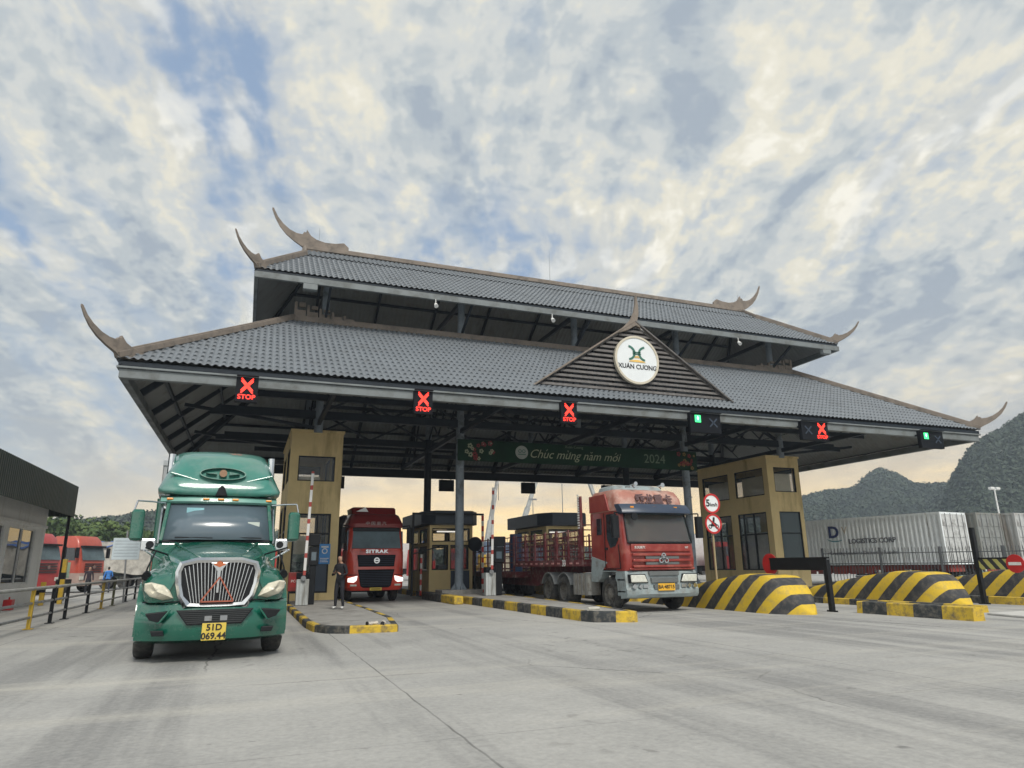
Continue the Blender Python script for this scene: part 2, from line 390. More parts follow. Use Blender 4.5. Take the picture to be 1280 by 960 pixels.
for i,(a,b) in enumerate(((-1,-1),(1,-1),(1,1),(-1,1))):
    sl=Vector(le[i]); horn(sl+Vector((0,0,.26)),(a,b,0),1.0,.74,.15)
    horn(Vector(ue[i])+Vector((0,0,.24)),(a,b,0),.95,.68,.12)
horn(Vector(rg[0])+Vector((0,0,.26)),(-1,0,0),1.28,1.25,.14); horn(Vector(rg[1])+Vector((0,0,.26)),(1,0,0),1.28,1.25,.14)
# columns
CU=[2.6,9.2,21.9,28.5]
for y in (31.,37.3):
    for u in CU:
        inside=u in (2.6,28.5)
        m=MB(); m.cyl(g(u,y,7.3 if inside else .45),g(u,y,8.4),.2,.2,20); m.build('column',COLUMN if y<32 else FRAME,gate,smooth=True)
        if not inside:
            m=MB()
            for k in range(8):
                a=k*PI/4; m.prism([(0,0),(.2,0),(0,.3)],'y',-.01,.01,Matrix.Translation(g(u,y,.45))@Matrix.Rotation(a,4,'Z')@Matrix.Translation((.19,0,0)))
            m.box(-.34+u-GX,-.34+y-GY,.42,.34+u-GX,.34+y-GY,.45); m.build('column_foot',COLUMN,gate)
    for u in (2.6,9.2,15.5,21.9,28.5):
        m=MB(); m.cyl(g(u,y,8.3),g(u,y,14.6),.17,.17,18); m.build('upper_post',COLUMN,gate,smooth=True)
# framing: ring beams, trusses, rafters, purlins
def beam(a,b,w=.2,h=.34,name='beam',m=FRAME): return MB().bar(g(*a),g(*b),w,h).build(name,m,gate)
for y in (31.,37.3):
    beam((-1.5,y,8.1),(32.5,y,8.1),.24,.36); beam((1.0,y,11.7),(30,y,11.7),.2,.3)
    beam((-.2,y,14.6),(31.2,y,14.6),.2,.3)
for y in (27.4,40.9): beam((.0,y,8.05),(31,y,8.05),.16,.24)
beam((-2.8,44.2,7.35),(33.9,44.2,7.35),.2,.5); 
for u in (2.6,5.9,9.2,12.35,15.5,18.7,21.9,25.2,28.5):
    main=u in (2.6,9.2,15.5,21.9,28.5)
    # cross truss
    beam((u,24.0,7.72 if main else 7.75),(u,44.3,7.72 if main else 7.75),.14,.22,'tie_beam') if main else None
    for s,y0,y1 in ((1,23.9,30.9),(-1,44.4,37.4)):
        beam((u,y0,7.75),(u,y1,12.12),.14,.26,'rafter')
        if main:
            ym=(y0+y1)/2; beam((u,ym,7.8),(u,ym,9.8),.1,.1,'truss_web'); beam((u,ym,7.85),(u,(ym+y1)/2,10.9),.09,.09,'truss_web'); beam((u,ym-s*1.6,7.8),(u,ym,9.8),.09,.09,'truss_web')
    for s,y0,y1 in ((1,29.,GY),(-1,39.3,GY)):
        beam((u,y0,13.72),(u,y1,17.2),.12,.22,'rafter')
    if main:
        beam((u,31,11.7),(u,37.3,11.7),.14,.24,'tie_beam'); beam((u,31,14.4),(u,37.3,14.4),.14,.24,'tie_beam')
        for a,b in ((31,14.5),):
            beam((u,29.1,13.6),(u,31,12.6),.1,.12,'brace')
            beam((u,39.2,13.6),(u,37.3,12.6),.1,.12,'brace')
# lattice along the column rows
for y in (31.,37.3):
    for k,u in enumerate([2.6,5.9,9.2,12.35,15.5,18.7,21.9,25.2]):
        un=[2.6,5.9,9.2,12.35,15.5,18.7,21.9,25.2,28.5][k+1]
        beam((u,y,8.2),(un,y,9.9),.08,.1,'lattice_bar'); beam((u,y,9.9),(un,y,8.2),.08,.1,'lattice_bar')
    beam((2.6,y,9.95),(28.5,y,9.95),.14,.18,'beam')
for u in (2.6,9.2,15.5,21.9,28.5):
    for k in range(3):
        y=31+k*2.1; beam((u,y,8.3),(u,y+2.1,9.9),.07,.08,'lattice_bar'); beam((u,y,9.9),(u,y+2.1,8.3),.07,.08,'lattice_bar')
# purlins
for k in range(6):
    t=(k+.5)/6; z=7.92+(12.4-7.92)*t-.42
    y=23.6+7.2*t; yr=44.7-7.2*t; x0=-4.3+5.5*t; x1=35.3-5.4*t
    beam((x0+.3,y,z+.12),(x1-.3,y,z+.12),.09,.14,'purlin'); beam((x0+.3,yr,z+.12),(x1-.3,yr,z+.12),.09,.14,'purlin')
for k in range(3):
    t=(k+.6)/3.4; z=7.92+(12.4-7.92)*t-.42
    y=23.6+7.2*t; yr=44.7-7.2*t; x0=-4.3+5.5*t; x1=35.3-5.4*t
    beam((x0,y+.3,z+.1),(x0,yr-.3,z+.1),.1,.16,'purlin'); beam((x1,y+.3,z+.1),(x1,yr-.3,z+.1),.1,.16,'purlin')
for k in range(4):
    t=(k+.5)/4; z=13.83+3.67*t-.36
    y=28.8+5.35*t; yr=39.5-5.35*t
    beam((-.1+1.6*t,y,z),(31.2-1.6*t,y,z),.09,.14,'purlin'); beam((-.1+1.6*t,yr,z),(31.2-1.6*t,yr,z),.09,.14,'purlin')
# hip + side rafters
for (c,s) in ((0,1),(1,-1),(2,-1),(3,1)):
    a=Vector(le[c])-Vector((0,0,.42)); b=Vector(lt[c])-Vector((0,0,.42)); a=a.lerp(b,.06); MB().bar(a,b,.18,.34).build('hip_rafter',FRAME,gate)
    a=Vector(ue[c])-Vector((0,0,.35)); b=Vector(hips[c])-Vector((0,0,.35)); a=a.lerp(b,.12); MB().bar(a,b,.14,.26).build('hip_rafter',FRAME,gate)
for y in (27.5,31.,34.15,37.3,40.8):
    for x0,x1 in ((-4.1,1.0),(35.1,30.1)):
        t=min(1,(y-23.6)/7.2,(44.7-y)/7.2)
        beam((x0,y,7.72),(x0+(x1-x0)*t,y,7.72+4.4*t),.13,.26,'rafter')
for y in (31.,37.3):
    beam((-1.9,y,8.0),(2.6,y,8.1),.16,.26,'bracket'); beam((28.5,y,8.1),(33.,y,8.0),.16,.26,'bracket')
    beam((-2.9,y,8.2),(2.6,y,7.5),.12,.14,'brace'); beam((34,y,8.2),(28.5,y,7.5),.12,.14,'brace')
# slatted front gable
SLAT=mat('dark_brown_slat',(.10,.092,.088),.6,var=.3,scale=6,dirt=(.16,.15,.14),dirt_amt=.3,dirt_scale=3)
gy=24.55; zb=8.60; za=11.72; hw=4.8; cx=15.2
m=MB(); n=15
for k in range(n):
    z=zb+(za-zb)*k/n+.06; w=hw*(1-(z+.06-zb)/(za-zb))
    M=Matrix.Translation(g(cx,gy,z))@Matrix.Rotation(R(-22),4,'X')
    m.box(-w,-.02,-.062,w,.02,.062,M)
m.build('gable_slats',SLAT,gate)
m=MB()
for k in range(-4,5):
    m=MB(); h=(za-zb)*(1-abs(k)*.98/hw/1.0)
    if h>.3: m.box(cx+k-.03-GX,gy+.05-GY,zb-.3,cx+k+.03-GX,gy+.12-GY,zb+h-.12).build('gable_stud',FRAME,gate)
for s in (-1,1): MB().bar(g(cx+s*2.6,gy+.16,zb+1.2),g(cx+s*.9,gy+.16,zb+.4),.08).build('gable_brace',FRAME,gate)
# solid tiled cheeks of the gable dormer
zr=lambda y:7.92+(y-23.6)*.622
for s in (-1,1):
    m=MB(); 
    a=g(cx+s*hw,gy+.0,zb-.05); b=g(cx,gy+.0,za); c=g(cx,gy+.0+(za-zr(gy))/.622,za); 
    m.add([a,b,c],[(0,1,2)]); o=m.build('gable_cheek',SLAT,gate); md=o.modifiers.new('t','SOLIDIFY'); md.thickness=.08; md.offset=0
    MB().bar(g(cx+s*(hw+.1),gy-.08,zb-.1),g(cx+s*.02,gy-.08,za+.1),.16,.07).build('verge_board',BEIGE if s<0 else SLAT,gate,bevel=.01)
m=MB()
pts=[(0,0),(-.06,.22),(-.02,.5),(.1,.85),(.2,1.15),(.26,1.3),(.29,1.28),(.2,.85),(.17,.5),(.22,.2),(.3,0),(.35,-.22),(.1,-.1),(-.5,-.42),(-.75,-.5),(-.6,-.28)]
pts=[(x,z) for x,z in [(-.95,-.62),(-.5,-.22),(-.2,.1),(-.02,.45),(.08,.85),(.12,1.3),(.16,1.3),(.22,.8),(.22,.4),(.12,.05),(.3,-.25),(.05,-.15),(-.4,-.42)]]
m.prism([(x+cx-GX,z+za+.05) for x,z in pts],'y',gy-.14-GY,gy+.0-GY); m.build('gable_finial',BEIGE,gate,bevel=.012)
# floodlights on the upper eave
for u in (1.7,30.6):
    m=MB(); m.box(u-.3-GX,28.62-GY,13.12,u+.3-GX,28.9-GY,13.38); m.cyl(g(u,28.9,13.38),g(u,28.95,13.6),.03); m.build('floodlight',GUTTER,gate,bevel=.02)
for u in (7.3,13.2,18.2,24.4):
    m=MB(); m.cyl(g(u,28.75,13.45),g(u,28.75,13.2),.02); m.cyl(g(u,28.75,13.2),g(u,28.6,13.05),.07,.1); m.build('security_camera',WHITE,gate,smooth=True)
# lightning rods
for u,z in ((15.6,1.9),(2.3,1.1),(29.3,1.1)):
    MB().cyl(g(u,GY,RZ+.2),g(u,GY,RZ+.3+z),.015,.008,6).build('lightning_rod',STEEL,gate)
# round emblem sign on the gable
em=thing('round_sign','round white company emblem sign on the slatted gable','sign',(15.15,24.40,10.0))
SIGNW=mat('sign_white',(.72,.75,.76),.45,var=.03); RIM=mat('sign_rim_cream',(.55,.5,.4),.5,var=.06); GREENI=mat('emblem_green',(.03,.14,.10),.5); ORI=mat('emblem_gold',(.75,.48,.12),.5)
MB().disc((0,0,0),1.04,'y',.10,48).build('sign_panel',SIGNW,em)
MB().ring((0,0,0),.99,1.09,'y',.16,48).build('rim',RIM,em,bevel=.01)
m=MB()
for s in (-1,1):
    # opposed arcs of the emblem
    cx_=s*.46; secs=[]
    for k in range(13):
        a=R(-78+156*k/12); q=[]
        for rr in (.26,.345):
            for yy in (-.075,-.055): q.append((cx_-s*math.cos(a)*rr*1.15,yy,.3+math.sin(a)*rr*1.0))
        secs.append([q[0],q[1],q[3],q[2]])
    m.loft(secs)
for z in (.34,.26): m.box(-.2,-.075,z-.022,.2,-.055,z+.022)
m.build('emblem',GREENI,em)
MB().box(-.12,-.072,.14,.12,-.055,.175).box(-.17,-.072,.09,.17,-.055,.115).prism([(-.42,-.1),(.42,-.1),(.3,-.04),(.06,.0),(-.06,.0),(-.3,-.04)],'y',-.073,-.055).build('emblem_bar',ORI,em)
vtext('lettering','XUÂN CƯƠNG',.29,INK,em,(0,-.06,-.32),depth=.012,bold=.004,xs=.95)
# lane signals
LEDR=glow('led_red',(1.,.03,.015),2.6); LEDG=glow('led_green',(.05,1.,.25),1.8); LEDD=mat('dead_led',(.03,.045,.07),.5)
def lane_signal(x,kind,label):
    w=.43
    if kind in('X',): hw=.44; cs=[0]
    t=thing('lane_signal',label,'lane signal',(x,23.30,7.2),0,'overhead lane signals'); t.scale=(.76,.9,.8) if kind=='X' else (.84,.9,.8)
    cs=[0] if kind in ('X','G1') else ([-.46,.46])
    x0=min(cs)-.45; x1=max(cs)+.45
    MB().box(x0,0,-.56,x1,.22,.5).build('housing',DARKBOX,t,bevel=.015)
    MB().box(x0,-.14,.503,x1,.0,.53).build('hood',DARKBOX,t)
    for c in cs:
        lit = (kind=='X') or (kind=='DX' and c>0) or (kind=='G' and c<0)
        if kind=='X' or kind=='DX' and c>0:
            m=MB()
            for s in (-1,1):
                for o_ in (-.05,.05):
                    m.bar((c-.24,-.012,.12-s*.26+o_),(c+.24,-.012,.12+s*.26+o_),.02,.055,up=(0,0,1))
            m.build('led_cross',LEDR,t)
            text('led_text','STOP',.27,LEDR,t,(c,-.012,-.36),depth=.01,bold=.004,xs=1.12)
        elif kind=='G' and c<0:
            m=MB(); m.box(c-.17,-.014,-.02,c+.17,-.003,.36); m.build('led_panel',LEDG,t)
            MB().prism([(c-.07,.22),(c+.07,.22),(c,.08)],'y',-.02,-.015).box(c-.02,-.02,.22,c+.02,-.015,.32).build('led_arrow',glow('led_pale',(.6,1,.7),2.5),t)
        else:
            m=MB()
            for s in (-1,1): m.bar((c-.22,-.008,-s*.22),(c+.22,-.008,s*.22),.012,.07)
            m.build('unlit_cross',LEDD,t)
    MB().box(x0+.15,.22,.2,x0+.25,.5,.3).box(x1-.25,.22,.2,x1-.15,.5,.3).build('bracket',FRAME,t)
    return t
for x,k,l in ((-.39,'X','red cross STOP lane signal above the leftmost lane, left of the ochre booth'),
              (5.53,'X','red cross STOP lane signal above the lane of the front-facing red truck'),
              (11.31,'X','red cross STOP lane signal above the green New Year banner'),
              (17.65,'G','lit green arrow signal beside a dark panel, right below the slatted gable'),
              (23.55,'DX','double lane signal with dark left panel and red STOP cross near the right booth'),
              (30.87,'G','lit green arrow signal with dark panel at the far right eave corner')):
    lane_signal(x,k,l)
for i,(x,l) in enumerate(((5.0,'black sign box under the rear eave above the middle red truck'),(12.2,'black sign box under the rear eave beside the left round column'),(18.1,'black sign box under the rear eave above the dark roofed booth'),(24.4,'black sign box under the rear eave above the stake truck cab'))):
    t=thing('sign_box',l,'sign box',(x,44.25,6.5),0,'sign boxes under the rear eave')
    MB().box(-.5,-.12,-.2,.5,.12,.55).build('housing',DARKBOX,t,bevel=.01); MB().cyl((-.3,0,.55),(-.3,0,1.),.03).cyl((.3,0,.55),(.3,0,1.),.03).build('hanger',FRAME,t)
# banner
BAN=mat('banner_green',(.003,.028,.011),.7,var=.35,scale=1.2,spec=.2)
bn=thing('banner','long dark green New Year banner hung between the two round front columns','banner',(15.7,30.70,6.8))
MB().box(-6.7,0,-.5,6.75,.06,.52).build('cloth',BAN,bn,bevel=.01)
CRM=mat('banner_cream',(.30,.33,.22),.6); PNK=mat('banner_red',(.2,.015,.02),.6); GRN2=mat('banner_gold',(.2,.13,.03),.6); DIM=mat('banner_dim',(.14,.19,.13),.6); LOGOD=mat('banner_logo_grey',(.33,.36,.34),.6)
vtext('greeting','Chúc mừng năm mới',.60,CRM,bn,(-.45,-.012,-.03),shear=.4,xs=1.0)
text('year','2024',.66,DIM,bn,(4.1,-.012,-.0),xs=1.0)
vtext('greeting_small','Xuân Cương',.2,DIM,bn,(-.6,-.012,.41))
MB().disc((-3.45,-.01,.02),.33,'y',.02).build('logo_disc',LOGOD,bn)
MB().ring((-3.55,-.03,.08),.06,.09,'y',.01,16).ring((-3.35,-.03,.08),.06,.09,'y',.01,16).box(-3.65,-.035,-.1,-3.25,-.025,-.06).build('logo_mark',GREENI,bn)
random.seed(3)
for nm,mm,xs_,cnt in (('flower',PNK,(-6.2,-4.9),9),('blossom',CRM,(-6.6,-4.9),10),('flower',PNK,(5.6,6.5),8),('blossom',GRN2,(5.5,6.6),7)):
    for k in range(cnt):
        m=MB(); x=random.uniform(*xs_); z=random.uniform(-.38,.4); r=random.uniform(.04,.09)
        for q in range(5): m.disc((x+r*math.cos(q*1.257),-.02-random.random()*.01,z+r*math.sin(q*1.257)),r*.62,'y',.012,8)
        m.build(nm,mm,bn)
# ================================================================ BOOTHS
def win_frame(t,x0,x1,z0,z1,y,mull=(),trans=(),axis='x',f=.06,th=.09,gl=None,name='window'):
    m=MB()
    def B(a0,a1,c0,c1):
        if axis=='x': m.box(a0,y,c0,a1,y+th,c1)
        else: m.box(y,a0,c0,y+th,a1,c1)
    B(x0,x1,z0,z0+f); B(x0,x1,z1-f,z1); B(x0,x0+f,z0+f,z1-f); B(x1-f,x1,z0+f,z1-f)
    for q in mull: B(q-f/2,q+f/2,z0+f,z1-f)
    for q in trans:
        e=sorted([x0+f]+[a for a in mull]+[x1-f])
        B(x0+f,x1-f,q-f/2,q+f/2) if not mull else [B(a+(f/2 if a in mull else 0),b-(f/2 if b in mull else 0),q-f/2,q+f/2) for a,b in zip(e[:-1],e[1:])]
    fr=m.build(name,BLACK,t)
    p=MB()
    if axis=='x': p.box(x0+f,y+th*.4,z0+f,x1-f,y+th*.4+.012,z1-f)
    else: p.box(y+th*.4,x0+f,z0+f,y+th*.4+.012,x1-f,z1-f)
    p.build('pane',gl or GLASS,fr)
    return fr
FLOOR=mat('booth_slab',(.25,.2,.12),.9); SKYPANEL=mat('sky_panel_cream',(.85,.78,.6),.8,var=.1); DOORB=mat('door_blue_black',(.03,.045,.07),.45); INT=mat('interior_dark',(.05,.05,.045),.9)  # cream panels added behind the glass imitate sky seen through the windows
def tall_booth(x0,x1,label,right):
    y0,y1=31.0,37.5; H=7.3; W=x1-x0
    t=thing('toll_booth',label,'toll booth',((x0+x1)/2,(y0+y1)/2,.15)); h=W/2; d=(y1-y0)/2; z0=0.; zt=H-.15
    fy=-d; low=(.95 if not right else .95)
    # openings
    upF=(-h+.35,h-.3,5.0,6.1) if not right else (-h+.45,h-.3,5.2,6.6)
    loF=(-h+.3,h-.35,.3,3.6) if not right else (-h+.55,h-.25,.9,4.1)
    sideU=[(-d+.4,-d+2.9,5.05,6.6),(-d+3.5,-d+6.1,5.05,6.6)]; sideL=[(-d+.45,-d+2.9,.9,4.1),(-d+3.5,-d+6.1,.9,4.1)]
    m=MB(); wall_holes(m,-h,h,z0,zt,-d,.18,[upF,loF]); m.build('front_wall',OCHRE,t)
    m=MB(); wall_holes(m,-h,h,z0,zt,d-.18,.18,[(-h+.35,h-.35,5.1,6.5),(-h+.5,h-.4,.9,3.9)]); m.build('rear_wall',OCHRE,t)
    m=MB(); wall_holes(m,-d+.18,d-.18,z0,zt,-h,.18,sideU+sideL,'y'); m.build('side_wall',OCHRE,t)
    m=MB(); wall_holes(m,-d+.18,d-.18,z0,zt,h-.18,.18,sideU+sideL,'y'); m.build('side_wall',OCHRE,t)
    MB().box(-h+.19,-d+.19,4.3,h-.19,d-.19,4.5).build('upper_floor',FLOOR,t); MB().box(-h-.06,-d-.06,zt+.002,h+.06,d+.06,zt+.12).build('roof',OCHRE,t,bevel=.01)
    MB().box(-h+.19,-d+.19,.02,h-.19,d-.19,.10).build('floor',INT,t)
    win_frame(t,upF[0],upF[1],upF[2],upF[3],-d+.03,f=.05)
    if right: win_frame(t,*loF,-d+.03,f=.06,trans=(2.9,),gl=glass('door_glass',(.02,.045,.05),.7))
    else:
        dr=win_frame(t,*loF,-d+.03,mull=(.2,),trans=(2.75,),f=.07,name='door')
        MB().box(.24,-d+.05,.37,loF[1]-.07,-d+.075,1.55).build('door_panel',DOORB,dr)
        MB().box(-.72,-d+.14,1.9,.1,-d+.16,2.65).build('sky_panel',SKYPANEL,t); MB().box(-.75,-d+.14,5.06,.2,-d+.16,5.2).build('sky_panel',SKYPANEL,t)
    for s,yy in ((-1,-h+.03),(1,h-.12)):
        for w in sideU: win_frame(t,*w,yy,axis='y',f=.06)
        for w in sideL: win_frame(t,*w,yy,axis='y',mull=((w[0]+w[1])/2-.1,(w[0]+w[1])/2+.75) if s<0 else ((w[0]+w[1])/2,),trans=(2.9,),f=.07)
    win_frame(t,-h+.35,h-.35,5.1,6.5,d-.15,f=.05); win_frame(t,-h+.5,h-.4,.9,3.9,d-.15,f=.06)
    if right:
        for w in sideU: MB().box(-h+.14,w[0]+.1,w[2]+.06,-h+.16,w[1]-.5,w[3]-.45).build('sky_panel',SKYPANEL,t)
        for k,w in enumerate(sideL): MB().box(-h+.14,w[0]+.1+k*.9,w[2]+.06,-h+.16,w[1]-.15-k*.3,w[3]-1.1-k*.7).build('view_panel',mat('view_panel_pale',(.7,.7,.66),.8,var=.15),t)  # pale panels added to imitate the white view through the lower windows
        MB().box(-h+.5,-d+.14,upF[2]+.06,h-.6,-d+.16,upF[3]-.35).build('sky_panel',SKYPANEL,t)
    MB().box(-h+.3,-d+.5,.1,h-.3,-d+1.6,.95).box(-.4,-d+1.9,.1,.1,-d+2.4,1.2).build('desk',mat('desk_grey',(.2,.2,.2),.6),t,bevel=.02)
    return t
lb=tall_booth(1.5,3.72,'two-storey ochre booth behind the green truck with a blue poster on its door',False)
rb=tall_booth(27.4,29.7,'two-storey ochre booth at the right end of the gate with cream panels imitating sky in its windows',True)
# blue poster on the left booth door
ps=thing('poster','blue and white notice poster stuck on the left booth door','poster',(3.18,31.0,2.05))
MB().box(-.23,-.02,-.42,.23,.0,.42).build('sheet',mat('poster_blue',(.03,.22,.55),.4,var=.2,scale=5),ps)
MB().ring((0,-.025,.12),.08,.12,'y',.006,20).box(-.15,-.03,.26,.15,-.022,.33).box(-.18,-.03,-.2,.18,-.022,-.17).box(-.18,-.03,-.27,.12,-.022,-.24).box(-.18,-.03,-.34,.16,-.022,-.31).build('print',WHITE,ps)
def small_booth(cx,label,var=0):
    y0,y1=33.4,38.0; t=thing('toll_booth',label,'toll booth',(cx,(y0+y1)/2,.15)); h=1.1; d=(y1-y0)/2
    hf=[(-h+.12,-.15,1.15,2.35),(-h+.12,h-.15,2.5,3.15),(-.05,h-.2,1.15,2.35)]
    sd=[(-d+.5,-.1,1.1,2.3),(.2,d-.4,1.1,2.3),(-d+.5,-.1,2.45,3.15),(.2,d-.4,2.45,3.15)]
    for yy in (-d,d-.12):
        m=MB(); wall_holes(m,-h,h,0,3.3,yy,.12,hf); m.build('front_wall' if yy<0 else 'rear_wall',OCHRE,t)
        for w in hf: win_frame(t,*w,yy+.02,f=.05)
    for xx in (-h,h-.12):
        m=MB(); wall_holes(m,-d+.12,d-.12,0,3.3,xx,.12,sd,'y'); m.build('side_wall',OCHRE,t)
        for w in sd: win_frame(t,*w,xx+.02,axis='y',f=.05)
    MB().box(-.02,-d-.03,.05,h-.17,-d-.004,1.12).build('door_panel',DOORB,t)
    # roof fascia with cut front corners
    p=[(-h-.35,-d+.4),(-h+.15,-d-.5),(h-.15,-d-.5),(h+.35,-d+.4),(h+.35,d+.3),(-h-.35,d+.3)]
    MB().prism(p,'z',3.33,3.98).build('roof',mat('booth_roof_dark',(.03,.04,.055),.5,var=.15),t,bevel=.02)
    MB().box(-h+.2,-d+.3,.02,h-.2,-d+1.1,.9).box(-.3,-d+1.4,.02,.2,-d+1.8,1.4).build('desk',mat('desk_grey',(.2,.2,.2),.6),t,bevel=.02)
    MB().box(-.5,-d+.8,3.0,.5,-d+.95,3.06).build('ceiling_tube',glow('tube_light',(1,.95,.85),1.2),t)
    return t
small_booth(9.5,'small dark roofed ochre booth behind the left round column')
small_booth(15.75,'small dark roofed booth seen above the red stake trailer')
# concrete plinths of the free columns: part of the islands
def kerb_island(label,poly,top_h=.15,closed_top=True,wear=0,seg=1.15,start=0,off=0):
    t=thing('traffic_island',label,'traffic island',(poly[0][0],poly[0][1],0),0,'traffic islands under the gate')
    ox,oy=poly[0]; P=[Vector((x-ox,y-oy)) for x,y in poly]
    kw=.16; n=len(P)
    cen=sum(P,Vector((0,0)))/n
    # offset inward polygon
    inn=[]
    for i in range(n):
        a=(P[i]-P[i-1]).normalized(); b=(P[(i+1)%n]-P[i]).normalized(); na=Vector((-a.y,a.x)); nb=Vector((-b.y,b.x)); q=(na+nb).normalized(); 
        inn.append(P[i]+q*kw/max(.5,q.dot(na)))
    m=MB(); s=off
    for i in range(n):
        j=(i+1)%n; L=(P[j]-P[i]).length; a=0.
        while a<L-1e-4:
            step=min(seg-(s%seg),L-a); 
            if step<1e-3: step=seg
            b=min(L,a+step)
            f0,f1=a/L,b/L
            o0=P[i].lerp(P[j],f0); o1=P[i].lerp(P[j],f1); i0=inn[i].lerp(inn[j],f0); i1=inn[i].lerp(inn[j],f1)
            m.cur=int((s+1e-4)//seg)%2
            c=.025
            d0=(i0-o0)*.15; d1=(i1-o1)*.15
            m.add([(o0.x,o0.y,0),(o1.x,o1.y,0),(o1.x,o1.y,top_h-.03),(o0.x,o0.y,top_h-.03),(o1.x+d1.x,o1.y+d1.y,top_h),(o0.x+d0.x,o0.y+d0.y,top_h),(i1.x,i1.y,top_h),(i0.x,i0.y,top_h)],[(0,1,2,3),(3,2,4,5),(5,4,6,7)])
            s+=b-a; a=b
    m.build('kerb',[mat('kerb_black',(.03,.035,.038),.8,var=.3,bump=.4,dirt=(.16,.145,.12),dirt_amt=.45,dirt_scale=6),mat('kerb_yellow',(.58,.39,.035),.8,var=.15,bump=.4,dirt=(.16,.13,.08),dirt_amt=.45,dirt_scale=5)],t)
    MB().add([(p.x,p.y,top_h-.012) for p in inn],[tuple(range(n))]).build('paving',CONC,t)
    return t
# polygons counter-clockwise
kerb_island('leftmost traffic island with worn banded kerb, a person standing on it',[(1.62,45),(1.58,24),(1.58,19.2),(1.66,17.9),(1.9,17.3),(2.3,17.02),(3.42,16.9),(3.55,17.0),(3.9,19.5),(4.0,24),(4.0,45)],.17,off=.4)
kerb_island('banded kerb island running past the round column towards the stake truck',[(8.35,45),(8.42,30),(8.62,22),(8.68,17.5),(8.80,17.05),(9.72,16.55),(9.86,16.6),(10.3,20),(10.6,26),(10.6,45)],.28,off=.2)
kerb_island('traffic island under the dark roofed booth behind the stake truck',[(14.5,45),(14.5,26.5),(14.7,25.6),(15.1,25.3),(16.6,25.3),(16.9,26),(16.9,45)],.15)
kerb_island('traffic island behind the striped humps carrying the right round column',[(20.8,45),(20.8,24.2),(21.0,23.6),(22.9,23.6),(23.1,24.2),(23.1,45)],.15)
kerb_island('traffic island under the right ochre booth',[(26.9,45),(26.9,25.2),(27.2,24.6),(30.2,24.6),(30.5,25.2),(30.5,45)],.15)
for u,l in ((9.2,'square concrete plinth under the left front column'),(21.9,'square concrete plinth under the right front column')):
    t=thing('plinth',l,'plinth',(u,31,.15),0,None)
    MB().box(-.95,-.6,.0,.95,.6,.30).build('block',CONC,t,bevel=.02)
    t=thing('plinth',l.replace('front','rear'),'plinth',(u,39.05 if 0 else 37.3,.15))
    MB().box(-.4,-.4,.0,.4,.4,.30).build('block',CONC,t,bevel=.02)
# small yellow end block on the second island
t=thing('kerb_block','short yellow and black kerb block beside the second booth','kerb block',(8.0,30.5,0))
MB().box(-.1,-3.2,0,.3,-1.2,.32).build('yellow_end',mat('kerb_yellow',(.5,.33,.035),.8),t,bevel=.04)
MB().box(-.12,-1.19,0,.28,2.2,.34).build('black_body',mat('kerb_black',(.03,.035,.038),.8),t,bevel=.04)

# striped concrete humps
HUMP=stripes('hump_chevrons',(.64,.43,.025),(.032,.034,.038),1.02,(0,1.,1.05),wear=.55)
def hump(cx,y0,label,L=8.2,w=.82,hh=1.14,rot=0):
    t=thing('crash_hump',label,'crash barrier',(cx,y0,0),rot,'striped concrete humps ahead of the islands')
    N=34; secs=[]
    for k in range(N+1):
        y=L*(k/N)**1.25
        if y<1.3: pl=math.sin(min(1,y/1.3)*PI/2)**.75; 
        else: pl=1
        ww=.06+(w-.06)*pl
        rise=1-(1-min(1,y/1.15))**1.7; fall=1 if y<2.2 else max(0,1-((y-2.2)/(L-2.2))**1.25)
        z=max(.04,hh*rise*(.10+.90*fall)*(1-.08*max(0,1-y/2.)))
        sec=[]
        for q in ((-1,0),(-.97,.45),(-.9,.8),(-.74,.97),(-.4,1.),(.4,1.),(.74,.97),(.9,.8),(.97,.45),(1,0)):
            sec.append((q[0]*ww,y,q[1]*z))
        secs.append(sec)
    m=MB(); m.loft(secs,True,True); m.build('body',HUMP,t,smooth=True)
    return t
hump(15.55,16.3,'striped hump right of the stake truck, under the speed sign')
hump(22.1,16.3,'striped hump in the middle, behind the low banded block')
hump(28.6,16.6,'striped hump at the right edge of the photo')
# long low kerbs and block in front of the humps
def banded_block(label,loc,L,w,h,seg,rot=0,first=1):
    t=thing('kerb_block',label,'kerb block',loc,rot); m=MB(); a=0;k=first
    while a<L-1e-3:
        b=min(L,a+seg); m.cur=k%2; m.prism([(-w/2,0),(w/2,0),(w/2*.86,h*.93),(w/2*.7,h),(-w/2*.7,h),(-w/2*.86,h*.93)],'y',a,b-.004); a=b; k+=1
    m.build('body',[MATS['kerb_black'],MATS['kerb_yellow']],t); return t
banded_block('low yellow and black concrete block in the right foreground',(17.4,12.7,0),3.6,.42,.34,.85)
banded_block('long thin banded kerb behind the foreground block',(20.3,14.6,0),7.5,.3,.2,1.2)
banded_block('banded kerb running off at the right edge',(24.6,12.2,0),8.5,.3,.25,1.3,first=0)
o=MB().prism([(18.2,9.5),(27,9.5),(27,14.0),(19.5,14.0)],'z',.004,.06).build('pavement',mat('pale_slab',(.5,.49,.46),.85,bump=.2),bevel=.02); struct(o)

